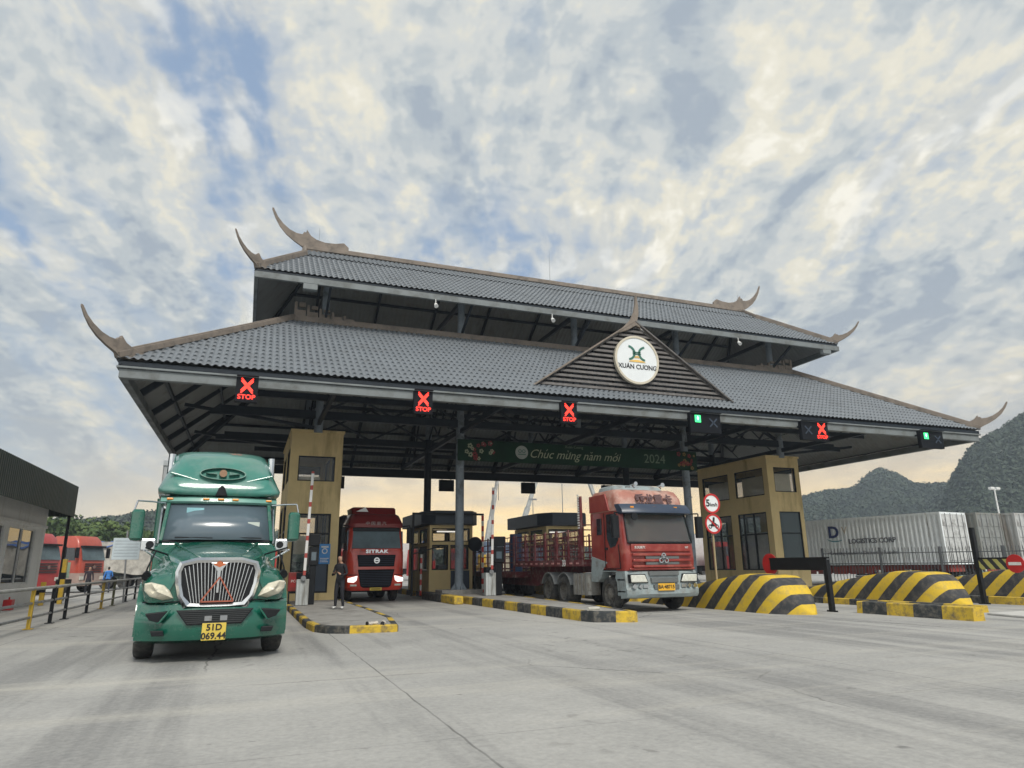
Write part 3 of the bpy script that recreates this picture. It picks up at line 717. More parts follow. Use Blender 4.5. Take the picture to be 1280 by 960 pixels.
# ---------------- speed sign pole
sp=thing('road_sign','speed limit sign above a no-motorbike sign on a slim ochre pole','road sign',(16.25,21.6,.3))
MB().cyl((0,0,0),(0,0,3.75),.04).build('pole',mat('pole_ochre',(.35,.28,.16),.6),sp)
for z,k in ((3.35,0),(2.6,1)):
    MB().disc((0,-.07,z),.36,'y',.02,32).build('sign_face',SIGNW,sp); MB().ring((0,-.08,z),.30,.37,'y',.03,32).build('sign_ring',REDP,sp)
    if k==0:
        text('speed_figure','5',.36,INK,sp,(-.17,-.085,z),bold=.012); text('speed_unit','km/h',.19,INK,sp,(.09,-.085,z-.05),bold=.004,xs=.85)
    else:
        m=MB(); m.ring((-.15,-.09,z-.1),.05,.08,'y',.01,14).ring((.15,-.09,z-.1),.05,.08,'y',.01,14).prism([(-.15,z-.08),(-.05,z+.06),(.1,z+.03),(.17,z-.06),(.02,z-.1)],'y',-.095,-.085).prism([(-.06,z+.04),(.0,z+.2),(.07,z+.17),(.04,z+.02)],'y',-.095,-.085).disc((.03,-.09,z+.2),.045,'y',.01,10)
        m.build('motorbike_symbol',INK,sp); MB().bar((-.23,-.1,z+.23),(.23,-.1,z-.23),.05,.012,up=(0,1,0)).build('slash',REDP,sp)
# ---------------- swing barriers
def swing(label,loc,L,rot,face,zc=1.38,lean=0,ph=2.0,dr=.36):
    t=thing('swing_barrier',label,'barrier',loc,rot)
    MB().box(-.07,-.07,0,.07,.07,ph).build('post',BLACK,t,bevel=.01); MB().bar((0,0,.02),(0,.2,.02),.05).bar((0,0,.02),(0,-.2,.02),.05).build('foot',BLACK,t)
    MB().box(-.03,.0,zc-.19,.03,L,zc+.19).build('board',face,t,bevel=.008)
    MB().box(-.05,-.1,zc+.16,.05,L,zc+.21).build('top_rail',BLACK,t)
    MB().disc((.05 if rot==0 else -.05,L+.08,zc),dr,'x',.03,32).build('no_entry_disc',REDP,t)
    MB().box(-.09,L+.08-.2,zc-.05,-.067,L+.08+.2,zc+.05).build('white_bar',WHITE,t) if rot!=0 else None
    return t
swing('black swing barrier with red disc, swung open beside the first hump',(16.95,17.0,0),2.5,0,BLACK,1.42,ph=1.55)
s2=swing('yellow striped swing barrier with a no-entry disc at the right',(24.1,17.3,0),1.25,PI,stripes('board_hazard',(.45,.42,.12),(.03,.03,.03),.34,(0,1.,.75),wear=.1),1.35,ph=2.6,dr=.3)
for c in s2.children:
    if c.name.startswith('white_bar'): c.location.x=.0
# fix disc side so its face looks to the camera
for c in list(s2.children):
    if c.name.startswith('no_entry'): c.location.x=.1
    if c.name.startswith('white_bar'):
        c.location.x=.16
# ================================================================ TRUCKS
GREEN=mat('truck_green',(.006,.105,.068),.22,var=.12,scale=1.5,coat=.8,dirt=(.05,.115,.085),dirt_amt=.3,dirt_scale=2.2)
GREEN2=mat('fairing_green',(.04,.19,.15),.28,var=.14,scale=1.,coat=.6,dirt=(.12,.23,.2),dirt_amt=.45,dirt_scale=1.6)
def wheel(t,x,y,r=.52,w=.3,side=-1,rim_m=None,dual=False,bolts=True):
    """side -1: outer face looks to -x"""
    m=MB(); prof=[(.62,-.5),(.86,-.5),(.95,-.44),(1.,-.3),(1.,.3),(.95,.44),(.86,.5),(.62,.5)]
    n=28; secs=[]
    for k in range(n+1):
        a=2*PI*k/n; secs.append([(x+q*w,y+math.cos(a)*p*r,r+math.sin(a)*p*r) for p,q in prof])
    m.loft(secs,True,False); o=m.build('tyre',RUBBER,t,smooth=True)
    m=MB(); xo=x+side*w*.38; dish=side*(.12 if not dual else -.1)
    secs=[]
    for k in range(n+1):
        a=2*PI*k/n
        secs.append([(x+side*q,y+math.cos(a)*p*r,r+math.sin(a)*p*r) for p,q in ((.66,w*.48),(.6,w*.44),(.56,w*.1),(.36,w*.12 if not dual else -.02),(.3,w*.42 if not dual else w*.05),(.16,w*.5 if not dual else w*.2),(.001,w*.52 if not dual else w*.22))])
    m.loft(secs,False,False)
    if bolts:
        for k in range(10):
            a=2*PI*k/10; xx=x+side*w*(.16 if not dual else .02)
            m.cyl((xx,y+math.cos(a)*.44*r,r+math.sin(a)*.44*r),(xx+side*.06,y+math.cos(a)*.44*r,r+math.sin(a)*.44*r),.022,.018,6)
    m.build('rim',rim_m or STEEL,o,smooth=True)
    return o
def sect_loft(mb,secs,name,m,t,sub=1,smooth=True):
    mb.loft(secs,True,True); return mb.build(name,m,t,smooth=smooth,subsurf=sub)

gt=thing('semi_truck','dark green bonneted semi truck with chrome grille in the leftmost lane','truck',(-.39,13.0,0),R(4.0))
# bumper
def bump_sec(x):
    a=abs(x)/1.2; y=.42*a**3.2
    return [(x,y+.30,.30),(x,y+.06,.36),(x,y+.0,.50),(x,y-.015,.62),(x,y+.02,.80),(x,y+.06,.92),(x,y+.14,.965),(x,y+.5,.965),(x,y+.5,.32)]
m=MB(); m.loft([bump_sec(-1.2+2.4*k/16) for k in range(17)]); m.build('bumper',GREEN,gt,smooth=True)
m=MB(); m.prism([(-.60,.84),(.60,.84),(.42,.60),(-.42,.60)],'y',-.045,.02); m.build('lower_grille',BLACK,gt,bevel=.01)
m=MB()
for k in range(7): z=.63+k*.03; w=.42+.18*(z-.60)/.24; m.box(-w+.02,-.052,z,w-.02,-.047,z+.008)
m.build('lower_grille_bars',mat('dark_mesh',(.05,.055,.055),.6),gt)
for s in (-1,1):
    m=MB(); m.prism([(s*.72,.83),(s*1.05,.80),(s*.98,.70),(s*.84,.66)],'y',.0,.16); m.build('bumper_vent',BLACK,gt,bevel=.01)
    m=MB(); m.prism([(s*.76,.53),(s*.95,.53),(s*.92,.45),(s*.74,.45)],'y',-.0,.14); m.build('fog_lamp_recess',BLACK,gt,bevel=.01)
    m=MB(); m.bar((s*.68,-.015,.86),(s*.84,.02,.645),.03,.03).bar((s*.84,.02,.645),(s*1.12,.19,.82),.03,.03); m.build('vent_lip',GREEN,gt,bevel=.01)
MB().box(-.16,-.06,.66,-.05,-.05,.74).box(.08,-.06,.66,.19,-.05,.74).build('tow_cover',STEEL,gt)
pl=MB().box(-.185,-.075,.355,.185,-.06,.625).build('licence_plate',PLATE,gt,bevel=.005)
text('plate_text','51D',.14,INK,pl,(.0,-.079,.555),depth=.006,bold=.004); text('plate_text','069.44',.14,INK,pl,(.0,-.079,.42),depth=.006,bold=.004)
# hood and fenders: cross-sections across x, from the nose to the cowl
def hood_sec(y,zt,wh,zs,wf,zf,zl):
    q=[(0,zt),(.35,zt-.01),(wh*.8,zt-.05),(wh,zs),(wh+.05,zs-.13),((wh+wf)/2,zf+.05),(wf-.08,zf),(wf,zf-.14),(wf+.01,(zf+zl)/2),(wf-.02,zl)]
    L=[(x,y,z) for x,z in q]; Rr=[(-x,y,z) for x,z in q[1:]][::-1]
    return Rr+L
st=[(.12,1.60,.60,1.48,.82,1.14,.97),(.20,1.645,.66,1.53,1.02,1.26,.96),(.42,1.70,.72,1.58,1.13,1.38,.97),(.85,1.79,.80,1.66,1.19,1.46,1.1),(1.3,1.87,.87,1.72,1.20,1.47,1.2),(1.75,1.95,.94,1.80,1.19,1.42,1.1),(2.15,2.03,1.0,1.86,1.16,1.40,.95)]
secs=[hood_sec(*q) for q in st]
m=MB(); m.loft(secs,False,False)
m.build('bonnet',GREEN,gt,smooth=True,subsurf=2)
# nose cap behind grille
MB().prism([(-.8,.93),(.8,.93),(.70,1.5),(.5,1.6),(-.5,1.6),(-.70,1.5)],'y',.16,.3).build('nose_panel',GREEN,gt,bevel=.03)
# hood centre crease
m=MB()
for s in (-1,1): m.bar((s*.28,.3,1.655),(s*.75,2.1,1.995),.05,.03)
m.build('bonnet_crease',GREEN,gt,bevel=.012)
# grille
def gout(o): return [(-.42-o,.93-o),(-.2,.915-o),(.2,.915-o),(.42+o,.93-o),(.53+o,1.06),(.58+o,1.25),(.60+o,1.45),(.56+o*.8,1.56+o*.7),(.35,1.61+o),(-.35,1.61+o),(-.56-o*.8,1.56+o*.7),(-.60-o,1.45),(-.58-o,1.25),(-.53-o,1.06)]
MB().prism(gout(-.01),'y',.06,.16).build('grille_back',BLACK,gt)
secs=[]; A=gout(.075); B=gout(-.015); n=len(A)
for i in range(n+1):
    a=A[i%n]; b=B[i%n]; mid=((a[0]+b[0])/2,(a[1]+b[1])/2)
    secs.append([(a[0],.14,a[1]),(a[0],.06,a[1]),(mid[0],.015,mid[1]),(b[0],.03,b[1]),(b[0],.14,b[1])])
gs=MB(); gs.loft(secs,True,False); gr=gs.build('grille_surround',CHROME,gt,smooth=True)
m=MB()
for s in (-1,1):
    for k in range(9):
        xb=s*(.045+k*.043); xt=s*(.055+k*.060); zt=1.60 if k<6 else 1.60-(k-5)*.03
        m.bar((xb,.05,.95),(xt,.05,zt),.012,.03,up=(0,1,0))
m.build('grille_bars',CHROME,gt)
MB().prism([(-.14,1.60),(.14,1.60),(.03,1.45),(.02,1.1),(-.02,1.1),(-.03,1.45)],'y',.03,.06).build('grille_divider',CHROME,gt,bevel=.008)
MB().prism([(-.10,1.565),(0,1.52),(.10,1.565),(0,1.62)],'y',.005,.02).build('badge',mat('badge_orange',(.45,.12,.04),.4),gt)
m=MB(); T=[(-.25,.965),(.26,.965),(.02,1.36)]
for i in range(3): a,b=T[i],T[(i+1)%3]; m.bar((a[0],-.02,a[1]),(b[0],-.02,b[1]),.022,.045,up=(0,1,0))
m.build('warning_triangle',mat('rusty_orange',(.33,.09,.05),.5,var=.3),gt)
# panel gaps, wear and small fittings
for s in (-1,1):
    MB().bar((s*1.197,1.9,1.0),(s*1.2,1.95,1.40),.012,.02).build('bonnet_shut_line',BLACK,gt)
    MB().box(min(s*1.19,s*1.215),1.55,1.12,max(s*1.19,s*1.215),1.7,1.22).build('bonnet_latch',BLACK,gt,bevel=.01)
    MB().tube([(s*.40,.07,.972),(s*.85,.18,.97),(s*1.12,.40,.965)],.012).build('bumper_seam',BLACK,gt)
    for y in (2.62,): MB().box(min(s*1.145,s*1.19),y+.78,1.3,max(s*1.145,s*1.19),y+.9,1.36).build('door_handle',CHROME,gt,bevel=.01)
    MB().box(min(s*.9,s*1.18),2.4,.45,max(s*.9,s*1.18),3.0,.52).build('cab_step',ALU,gt,bevel=.01)
    MB().cyl((s*1.02,3.34,1.0),(s*1.02,3.34,3.9),.075,n=14).build('exhaust_stack',CHROME,gt,smooth=True)
MB().box(.55,2.30,2.30,.78,2.305,2.42).build('inspection_sticker',mat('sticker_pale',(.5,.55,.5),.5),gt)
# headlights
for s in (-1,1):
    P_=[(.66,1.03),(.82,1.0),(1.02,1.06),(1.115,1.16),(1.12,1.27),(1.02,1.29),(.82,1.24),(.72,1.14)]
    m=MB(); c=(.93,1.15); secs=[]
    for sc_,dy in ((1.0,.06),(1.0,.0),(.86,-.05),(.5,-.085),(.1,-.095)):
        secs.append([(s*(c[0]+(x-c[0])*sc_), .07+.55*max(0,(x*1.-.62))**1.7+dy*.8, c[1]+(z-c[1])*sc_) for x,z in P_])
    m.loft(secs); hl=m.build('headlight',mat('warm_headlamp',(.60,.56,.44),.1,var=.2,scale=16,coat=.7),gt,smooth=True)
    m=MB(); m.bar((s*.66,.12,1.0),(s*.84,.17,.975),.03).bar((s*.84,.17,.975),(s*1.08,.36,1.05),.03); m.build('headlight_lip',GREEN,gt)
# fender flares & wheels
for s in (-1,1):
    m=MB(); secs=[]
    for k in range(13):
        a=R(-10+200*k/12); secs.append([(s*1.05,1.28+math.cos(a)*.60,.54+math.sin(a)*.62),(s*1.225,1.28+math.cos(a)*.60,.54+math.sin(a)*.62),(s*1.225,1.28+math.cos(a)*.70,.54+math.sin(a)*.74),(s*1.05,1.28+math.cos(a)*.70,.54+math.sin(a)*.74)])
    m.loft(secs,True,True); m.build('wheel_arch',GREEN,gt,smooth=True)
    w_=wheel(gt,s*1.06,1.28,.51,.31,s,CHROME)
    m=MB(); 
    for k in range(10):
        a=2*PI*k/10; m.cyl((s*1.12,1.28+math.cos(a)*.22,.51+math.sin(a)*.22),(s*1.27,1.28+math.cos(a)*.22,.51+math.sin(a)*.22),.03,.006,8)
    m.build('lug_spikes',STEEL,w_)
    for y in (5.1,6.4):
        wheel(gt,s*1.02,y,.51,.5,s,STEEL,dual=True,bolts=False)
    MB().cyl((s*.95,3.0,.62),(s*.95,4.5,.62),.31,n=20).build('fuel_tank',ALU,gt,smooth=True)
MB().box(-.42,.5,.5,-.3,7,.8).box(.3,.5,.5,.42,7,.8).box(-.9,1.18,.42,.9,1.38,.56).build('chassis',BLACK,gt)
MB().box(-1.0,.35,.4,1.0,2.3,.9).build('engine_bay',BLACK,gt)
# cab: lower body, pillars, roof
def cab_sec(y,w,z0,z1,r=.1):
    return [(-w,y,z0),(-w,y,z1-r),(-w+r,y,z1),(w-r,y,z1),(w,y,z1-r),(w,y,z0)]
m=MB(); m.loft([cab_sec(2.1,1.12,.7,1.99,.12),cab_sec(2.4,1.15,.6,2.02,.1),cab_sec(3.6,1.18,.6,2.02,.1)]); m.build('cab_lower',GREEN,gt,bevel=.03)
MB().box(-1.0,2.16,1.95,1.0,2.5,2.05).build('cowl',BLACK,gt,bevel=.02)
m=MB(); m.add([(-.99,2.18,2.05),(-.5,2.08,2.05),(0,2.05,2.05),(.5,2.08,2.05),(.99,2.18,2.05),(.92,2.62,2.76),(.46,2.54,2.78),(0,2.51,2.785),(-.46,2.54,2.78),(-.92,2.62,2.76)],[(0,1,8,9),(1,2,7,8),(2,3,6,7),(3,4,5,6)]); o=m.build('windscreen',WSHIELD,gt,smooth=True); md=o.modifiers.new('t','SOLIDIFY'); md.thickness=.012
for s in (-1,1): MB().bar((s*1.02,2.19,2.02),(s*.955,2.64,2.8),.07,.09).build('windscreen_pillar',GREEN,gt,bevel=.015)
for s in (-1,1):
    m=MB(); m.prism([(2.3,1.99),(2.72,2.74),(3.4,2.74),(3.4,1.99)],'x',s*1.06,s*1.09); m.build('side_window',WSHIELD,gt)
    MB().box(min(s*1.05,s*1.12),3.4,1.95,max(s*1.05,s*1.12),3.62,2.8).build('door_pillar',GREEN,gt)
MB().box(-.9,2.5,1.6,.9,3.3,2.0).box(-.8,2.35,1.95,.8,2.5,2.12).box(-.85,3.2,1.6,-.35,3.45,2.5).box(.35,3.2,1.6,.85,3.45,2.5).build('cab_interior',mat('cab_grey',(.07,.07,.075),.8),gt,bevel=.03)
MB().box(-.95,2.6,2.62,.95,2.66,2.80).build('sun_visor',BLACK,gt)
m=MB()
for x0,x1 in ((-.78,-.1),(.12,.82)): m.bar((x0,2.13,2.10),(x1,2.06,2.085),.018,.02)
m.build('wiper',BLACK,gt)
m=MB(); m.box(-.62,2.11,2.60,-.3,2.115,2.7); m.build('windscreen_sticker',mat('sticker_cyan',(.25,.5,.55),.5),gt,loc=(0,.33,0))
# header with marker lights
m=MB(); secs=[]
for k in range(9):
    x=-1.12+2.24*k/8; y=2.42+.2*(abs(x)/1.12)**2.5; secs.append([(x,y+.05,2.79),(x,y,2.83),(x,y+.03,2.90),(x,y+.2,2.96),(x,y+.9,2.96),(x,y+.9,2.79)])
m.loft(secs); m.build('roof_header',mat('header_pale_green',(.13,.30,.25),.35,var=.1,coat=.3),gt,smooth=True)
for x in (-.95,-.28,0,.28,.95):
    y=2.42+.2*(abs(x)/1.12)**2.5; MB().box(x-.06,y-.015,2.86,x+.06,y+.03,2.90).build('marker_light',AMBER,gt,bevel=.012)
m=MB(); m.prism([(-.12,2.95),(.12,2.95),(.06,3.12),(0,3.18),(-.06,3.12)],'y',2.46,2.56); m.build('roof_beacon',BLACK,gt,bevel=.02)
# aero fairing
def fair(y,w0,w1,z0,z1,r):
    return [(-w0,y,z0),(-w0-.01,y,z0+.12),(-w1,y+.0,z1-r*1.1),(-w1+r*.5,y,z1-r*.3),(-w1+r*1.4,y,z1),(0,y,z1+.03),(w1-r*1.4,y,z1),(w1-r*.5,y,z1-r*.3),(w1,y,z1-r*1.1),(w0+.01,y,z0+.12),(w0,y,z0)]
m=MB(); m.loft([fair(2.48,1.08,.86,2.95,3.06,.03),fair(2.56,1.17,.96,2.95,3.26,.08),fair(2.75,1.23,1.0,2.95,3.52,.16),fair(3.05,1.25,1.0,2.95,3.78,.2),fair(3.5,1.25,1.0,2.95,4.0,.22),fair(4.2,1.25,1.04,2.9,4.12,.2),fair(4.9,1.25,1.08,2.9,4.15,.18)]); m.build('roof_fairing',GREEN2,gt,smooth=True,subsurf=1)
m=MB()
for s in (-1,1):
    m.bar((s*1.0,2.68,3.42),(s*.25,2.60,3.2),.10,.05)
m.build('fairing_crease',GREEN2,gt,bevel=.02)
m=MB(); n_=40
secs=[]
for k in range(n_+1):
    a=2*PI*k/n_; x=.43*math.cos(a); z=3.43+.13*math.sin(a); y=2.60+(z-3.43)*.8
    secs.append([(x*1.0,y-.03,z),(x*1.06,y-.03,3.43+(z-3.43)*1.08),(x*1.06,y+.1,3.43+(z-3.43)*1.08),(x,y+.1,z)])
m.loft(secs,True,False); m.build('fairing_emblem',mat('emblem_worn',(.13,.24,.2),.5,var=.3,scale=9),gt)
m=MB(); m.prism([(-.33,3.43),(-.12,3.45),(-.12,3.41)],'y',2.55,2.75).prism([(.33,3.43),(.12,3.47),(.12,3.40)],'y',2.55,2.75); m.build('emblem_wing',MATS['emblem_worn'],gt)
MB().disc((0,2.60,3.43),.075,'y',.16,16).build('emblem_centre',mat('emblem_orange',(.3,.17,.1),.5),gt)
# sleeper
m=MB(); m.rloft([(.75,-1.22,1.22,3.5,5.0,.12),(2.96,-1.22,1.22,3.45,5.0,.12)]); m.build('sleeper',GREEN,gt,smooth=True)
# mirrors
for s in (-1,1):
    xm=s*1.46
    mm=MB().rloft([(2.04,xm-.09,xm+.09,2.18,2.36,.06),(2.08,xm-.115,xm+.115,2.14,2.38,.07),(2.58,xm-.115,xm+.115,2.14,2.38,.07),(2.63,xm-.09,xm+.09,2.19,2.36,.06)]).build('mirror',GREEN,gt,smooth=True)
    MB().tube([(s*1.02,2.5,2.78),(s*1.25,2.4,2.80),(s*1.5,2.27,2.80),(s*1.54,2.26,2.62)],.016).build('mirror_arm',CHROME,gt,smooth=True); MB().tube([(s*1.1,2.45,2.0),(s*1.5,2.27,2.05)],.016).build('mirror_stay',CHROME,gt,smooth=True)
    MB().box(min(s*1.10,s*1.36),2.2,1.84,max(s*1.10,s*1.36),2.34,2.08).build('lower_mirror',CHROME,gt,bevel=.03)
    MB().disc((s*1.2,2.19,1.96),.07,'y',.03,16).build('lower_mirror_lens',BLACK,gt)
    MB().tube([(s*1.15,.62,1.36),(s*1.12,.60,1.52),(s*1.02,.72,1.82)],.014).tube([(s*.8,1.5,1.74),(s*1.2,.95,1.87)],.016).build('hood_mirror_stem',BLACK,gt,smooth=True)
    MB().cyl((s*1.12,.55,1.38),(s*1.12,.68,1.42),.075,.06,14).build('hood_mirror',BLACK,gt,smooth=True)
    MB().bar((s*.93,1.0,1.64),(s*1.22,.75,1.83),.03,.035).build('chrome_strut',CHROME,gt,bevel=.01)
# trailer box
cb=thing('box_trailer','grey box trailer mostly hidden behind the green semi truck','trailer',(-.39-.39,18.4,0),R(4.0))
COR=mat('container_grey',(.34,.36,.37),.6,var=.08,dirt=(.2,.16,.13),dirt_amt=.3,dirt_scale=2,streak=True)
def corrugated(mb,a,b,y,z0,z1,axis='x',p=.28,d=.035):
    """corrugated wall from a to b; y = outer plane; d signed depth inward"""
    n=int(abs(b-a)/p); vs=[]; st=(b-a)/n
    for k in range(n):
        for f,dd in ((0,0),(.3,0),(.5,1),(.8,1)): vs.append((a+(k+f)*st,y+d*dd))
    vs.append((b,y)); N=len(vs)
    if axis=='x': q=[(x,yy,z) for z in (z0,z1) for x,yy in vs]
    else: q=[(yy,x,z) for z in (z0,z1) for x,yy in vs]
    return mb.add(q,[(i,i+1,N+i+1,N+i) for i in range(N-1)])
m=MB(); m.box(-1.2,.08,1.25,1.2,11.9,3.98); m.build('body',COR,cb)
m=MB(); corrugated(m,0,12,-1.22,1.2,4.0,'y',d=.0-.03); corrugated(m,0,12,1.22,1.2,4.0,'y',d=.03); corrugated(m,-1.22,1.22,0,1.2,4.0,'x'); m.build('corrugated_wall',COR,cb)
for x in (-1.2,1.2): 
    for z in (1.2,3.98): MB().box(x-.05,-.03,z-.06,x+.05,12,z+.06).build('edge_rail',COR,cb)
MB().box(-.6,0,.9,.6,12,1.2).build('chassis',BLACK,cb)
for s in (-1,1):
    for y in (8.4,9.7,11.): wheel(cb,s*.98,y,.5,.5,s,STEEL,dual=True,bolts=False)

# ---------------------------------------------------------------- cab-over truck builder
def coe(t,w,body,H,roof_m,top=None):
    pass
RED2=mat('truck_red_orange',(.58,.045,.02),.3,var=.08,coat=.6,dirt=(.25,.05,.03),dirt_amt=.25,dirt_scale=2)
REDD=mat('truck_dark_red',(.20,.015,.015),.32,var=.1,coat=.5)
def front_truck():
    t=thing('cargo_truck','red and dark maroon cab-over truck with lit headlights facing the camera in the middle lane','truck',(5.42,31.0,0),R(1))
    w=1.25
    m=MB(); m.rloft([(.50,-w+.08,w-.08,.08,2.2,.3),(.62,-w,w,.0,2.2,.32),(1.25,-w,w,-.02,2.2,.32),(1.9,-w,w,.02,2.2,.3),(2.15,-w,w,.07,2.2,.3)]); m.build('lower_cab',RED2,t,smooth=True)
    m=MB(); m.rloft([(2.152,-w+.01,w-.01,.08,2.2,.3),(3.05,-w+.06,w-.06,.32,2.2,.28),(3.2,-w+.06,w-.06,.36,2.2,.28)]); m.build('cab_shell',RED2,t,smooth=True)
    m=MB(); m.rloft([(3.2,-w+.02,w-.02,.22,2.2,.3),(3.36,-w+.02,w-.02,.20,2.2,.3),(3.55,-w+.08,w-.08,.36,2.2,.3),(3.75,-w+.14,w-.14,.55,2.2,.3),(3.82,-w+.2,w-.2,.75,2.2,.3)]); m.build('roof',REDD,t,smooth=True)
    m=MB(); m.rloft([(3.8,-w+.25,w-.25,.8,2.3,.2),(4.08,-w+.2,w-.25,.95,2.3,.15),(4.14,-w+.3,w-.3,1.05,2.3,.12)]); m.build('roof_spoiler',REDD,t,smooth=True)
    m=MB(); m.add([(-1.08,.10,2.28),(1.08,.10,2.28),(1.02,.30,3.08),(-1.02,.30,3.08)],[(0,1,2,3)]); o=m.build('windscreen',mat('screen_reflect',(.10,.14,.155),.3,var=.35,scale=1.2,spec=.3),t); md=o.modifiers.new('s','SOLIDIFY'); md.thickness=.02
    o.location.y=-.03
    MB().box(-1.05,.22,3.02,1.05,.30,3.18).build('sun_visor',BLACK,t,bevel=.02)
    MB().prism([(-.84,2.0),(.84,2.0),(.78,1.5),(-.78,1.5)],'y',-.04,.05).build('upper_grille',DARKBOX,t,bevel=.02)
    MB().prism([(-.80,1.38),(.80,1.38),(.66,.68),(.55,.62),(-.55,.62),(-.66,.68)],'y',-.05,.05).build('lower_grille',DARKBOX,t,bevel=.02)
    m=MB()
    for k in range(9): z=.72+k*.07; m.box(-.62-.015*k,-.056,z,.62+.015*k,-.051,z+.012)
    for k in range(5): z=1.58+k*.08; m.box(-.76,-.046,z,.76,-.041,z+.012)
    m.build('grille_mesh',mat('mesh_navy',(.03,.04,.08),.5),t)
    MB().ring((0,-.06,1.76),.08,.13,'y',.04,20).box(-.1,-.07,1.73,.1,-.05,1.79).build('badge',CHROME,t)
    text('brand_lettering','SITRAK',.2,CHROME,t,(0,-.01,2.14),depth=.03,bold=.008,xs=1.35,space=1.15)
    text('roof_lettering','中国重汽',.17,mat('faded_letter',(.4,.3,.28),.5),t,(-.05,.17,3.36),depth=.03,xs=1.2,space=1.4)
    for s in (-1,1):
        MB().prism([(s*.80,1.12),(s*1.2,1.02),(s*1.2,.86),(s*.95,.84),(s*.84,.92)],'y',-.045,.12).build('headlight',glow('lit_headlight',(1,.97,.9),1.3),t,bevel=.02)
        MB().box(min(s*.82,s*1.1),-.035,.68,max(s*.82,s*1.1),.05,.76).build('fog_lamp',LAMP,t,bevel=.02)
        MB().box(min(s*.8,s*1.22),-.03,1.14,max(s*.8,s*1.22),.05,1.17).build('lamp_trim',BLACK,t)
        MB().rloft([(2.5,s*1.48-.11,s*1.48+.11,.1,.3,.05),(3.2,s*1.48-.11,s*1.48+.11,.1,.3,.05)]).build('mirror',BLACK,t,smooth=True)
        MB().tube([(s*1.2,.35,3.25),(s*1.5,.2,3.28),(s*1.5,.2,3.1)],.025).build('mirror_arm',BLACK,t)
        MB().prism([(.35,2.2),(.5,3.05),(1.3,3.05),(1.3,2.2)],'x',s*1.2,s*1.245).build('side_window',WSHIELD,t)
        wheel(t,s*1.03,1.35,.5,.3,s); wheel(t,s*1.0,4.4,.5,.5,s,dual=True,bolts=False); wheel(t,s*1.0,5.75,.5,.5,s,dual=True,bolts=False)
    p=MB().box(-.26,-.075,.50,.26,-.05,.62).build('licence_plate',PLATE,t); MB().box(-.2,-.08,.53,.2,-.076,.59).build('plate_text',mat('plate_smear',(.3,.2,.02),.6),p)
    MB().box(-.45,.8,.45,-.3,12,.9).box(.3,.8,.45,.45,12,.9).box(-.9,1.25,.4,.9,1.45,.6).build('chassis',BLACK,t)
    MB().box(-1.2,2.7,1.3,1.2,12.4,3.9).build('tarped_load',mat('dark_tarp',(.06,.055,.06),.8,var=.3,bump=.4,bscale=4),t,bevel=.06)
    MB().prism([(-.9,3.9),(-.5,4.1),(-.35,3.9)],'y',.5,.56).build('roof_flag',WHITE,t)
    return t
front_truck()
# ---------------------------------------------------------------- stake truck
RED3=mat('truck_faded_red',(.25,.026,.018),.36,var=.16,scale=2,coat=.35,dirt=(.33,.10,.07),dirt_amt=.35,dirt_scale=2.0)
PEACH=mat('roof_faded_peach',(.36,.15,.11),.45,var=.14,dirt=(.5,.36,.3),dirt_amt=.55,dirt_scale=2)
DULL=mat('bumper_dull_grey',(.30,.36,.37),.45,var=.14,dirt=(.2,.2,.19),dirt_amt=.5,dirt_scale=3)
STAKE=mat('stake_maroon',(.13,.018,.022),.6,var=.2,dirt=(.25,.2,.18),dirt_amt=.35,dirt_scale=5)
t=thing('stake_truck','faded red cab-over truck pulling a maroon stake trailer in the right lane','truck',(12.6,19.5,0),0)
w=1.33
m=MB(); m.rloft([(1.28,-w,w,.05,2.35,.2),(1.6,-w,w,.0,2.35,.2),(2.1,-w,w,.06,2.35,.2)]); m.build('lower_cab',RED3,t,smooth=True)
m=MB(); m.rloft([(2.1,-w,w,.06,2.35,.2),(3.15,-w+.05,w-.05,.34,2.35,.2),(3.2,-w+.05,w-.05,.35,2.35,.2)]); m.build('cab_shell',RED3,t,smooth=True)
m=MB(); m.rloft([(3.2,-w+.02,w-.02,.36,2.35,.25),(3.62,-w+.05,w-.05,.48,2.35,.25),(3.86,-w+.12,w-.12,.66,2.35,.25),(3.93,-w+.2,w-.2,.85,2.35,.25)]); m.build('high_roof',PEACH,t,smooth=True)
m=MB(); m.prism([(.95,3.22),(2.36,3.22),(2.36,3.8),(1.2,3.8)],'x',-w-.012,-w+.05); m.build('roof_side_panel',RED3,t,bevel=.02)
m=MB(); m.rloft([(3.92,-w+.35,w-.35,.95,2.35,.3),(4.08,-w+.4,w-.4,1.15,2.35,.3),(4.14,-w+.5,w-.5,1.4,2.35,.25)]); m.build('roof_deflector',DULL,t,smooth=True)
m=MB()
m.tube([(-.5,.62,3.97),(-.5,.8,4.1)],.02).cyl((-.5,.5,4.1),(-.5,.85,4.1),.07,.03).tube([(.55,.62,3.97),(.55,.8,4.08)],.02).cyl((.55,.5,4.08),(.55,.85,4.08),.08,.03); m.bar((-.7,.85,4.02),(-.2,.85,4.02),.05)
m.build('air_horn',CHROME,t,smooth=True)
o=MB().add([(-1.17,.07,2.18),(1.17,.07,2.18),(1.12,.33,3.14),(-1.12,.33,3.14)],[(0,1,2,3)]).build('windscreen',glass('stake_screen',(.08,.11,.10),.42),t); md=o.modifiers.new('s','SOLIDIFY'); md.thickness=.02; o.location.y=-.04
MB().bar((-1.2,.02,2.15),(1.2,.02,2.15),.05,.06).bar((-1.2,.02,2.15),(-1.15,.3,3.15),.04,.05).bar((1.2,.02,2.15),(1.15,.3,3.15),.04,.05).build('screen_rubber',BLACK,t)
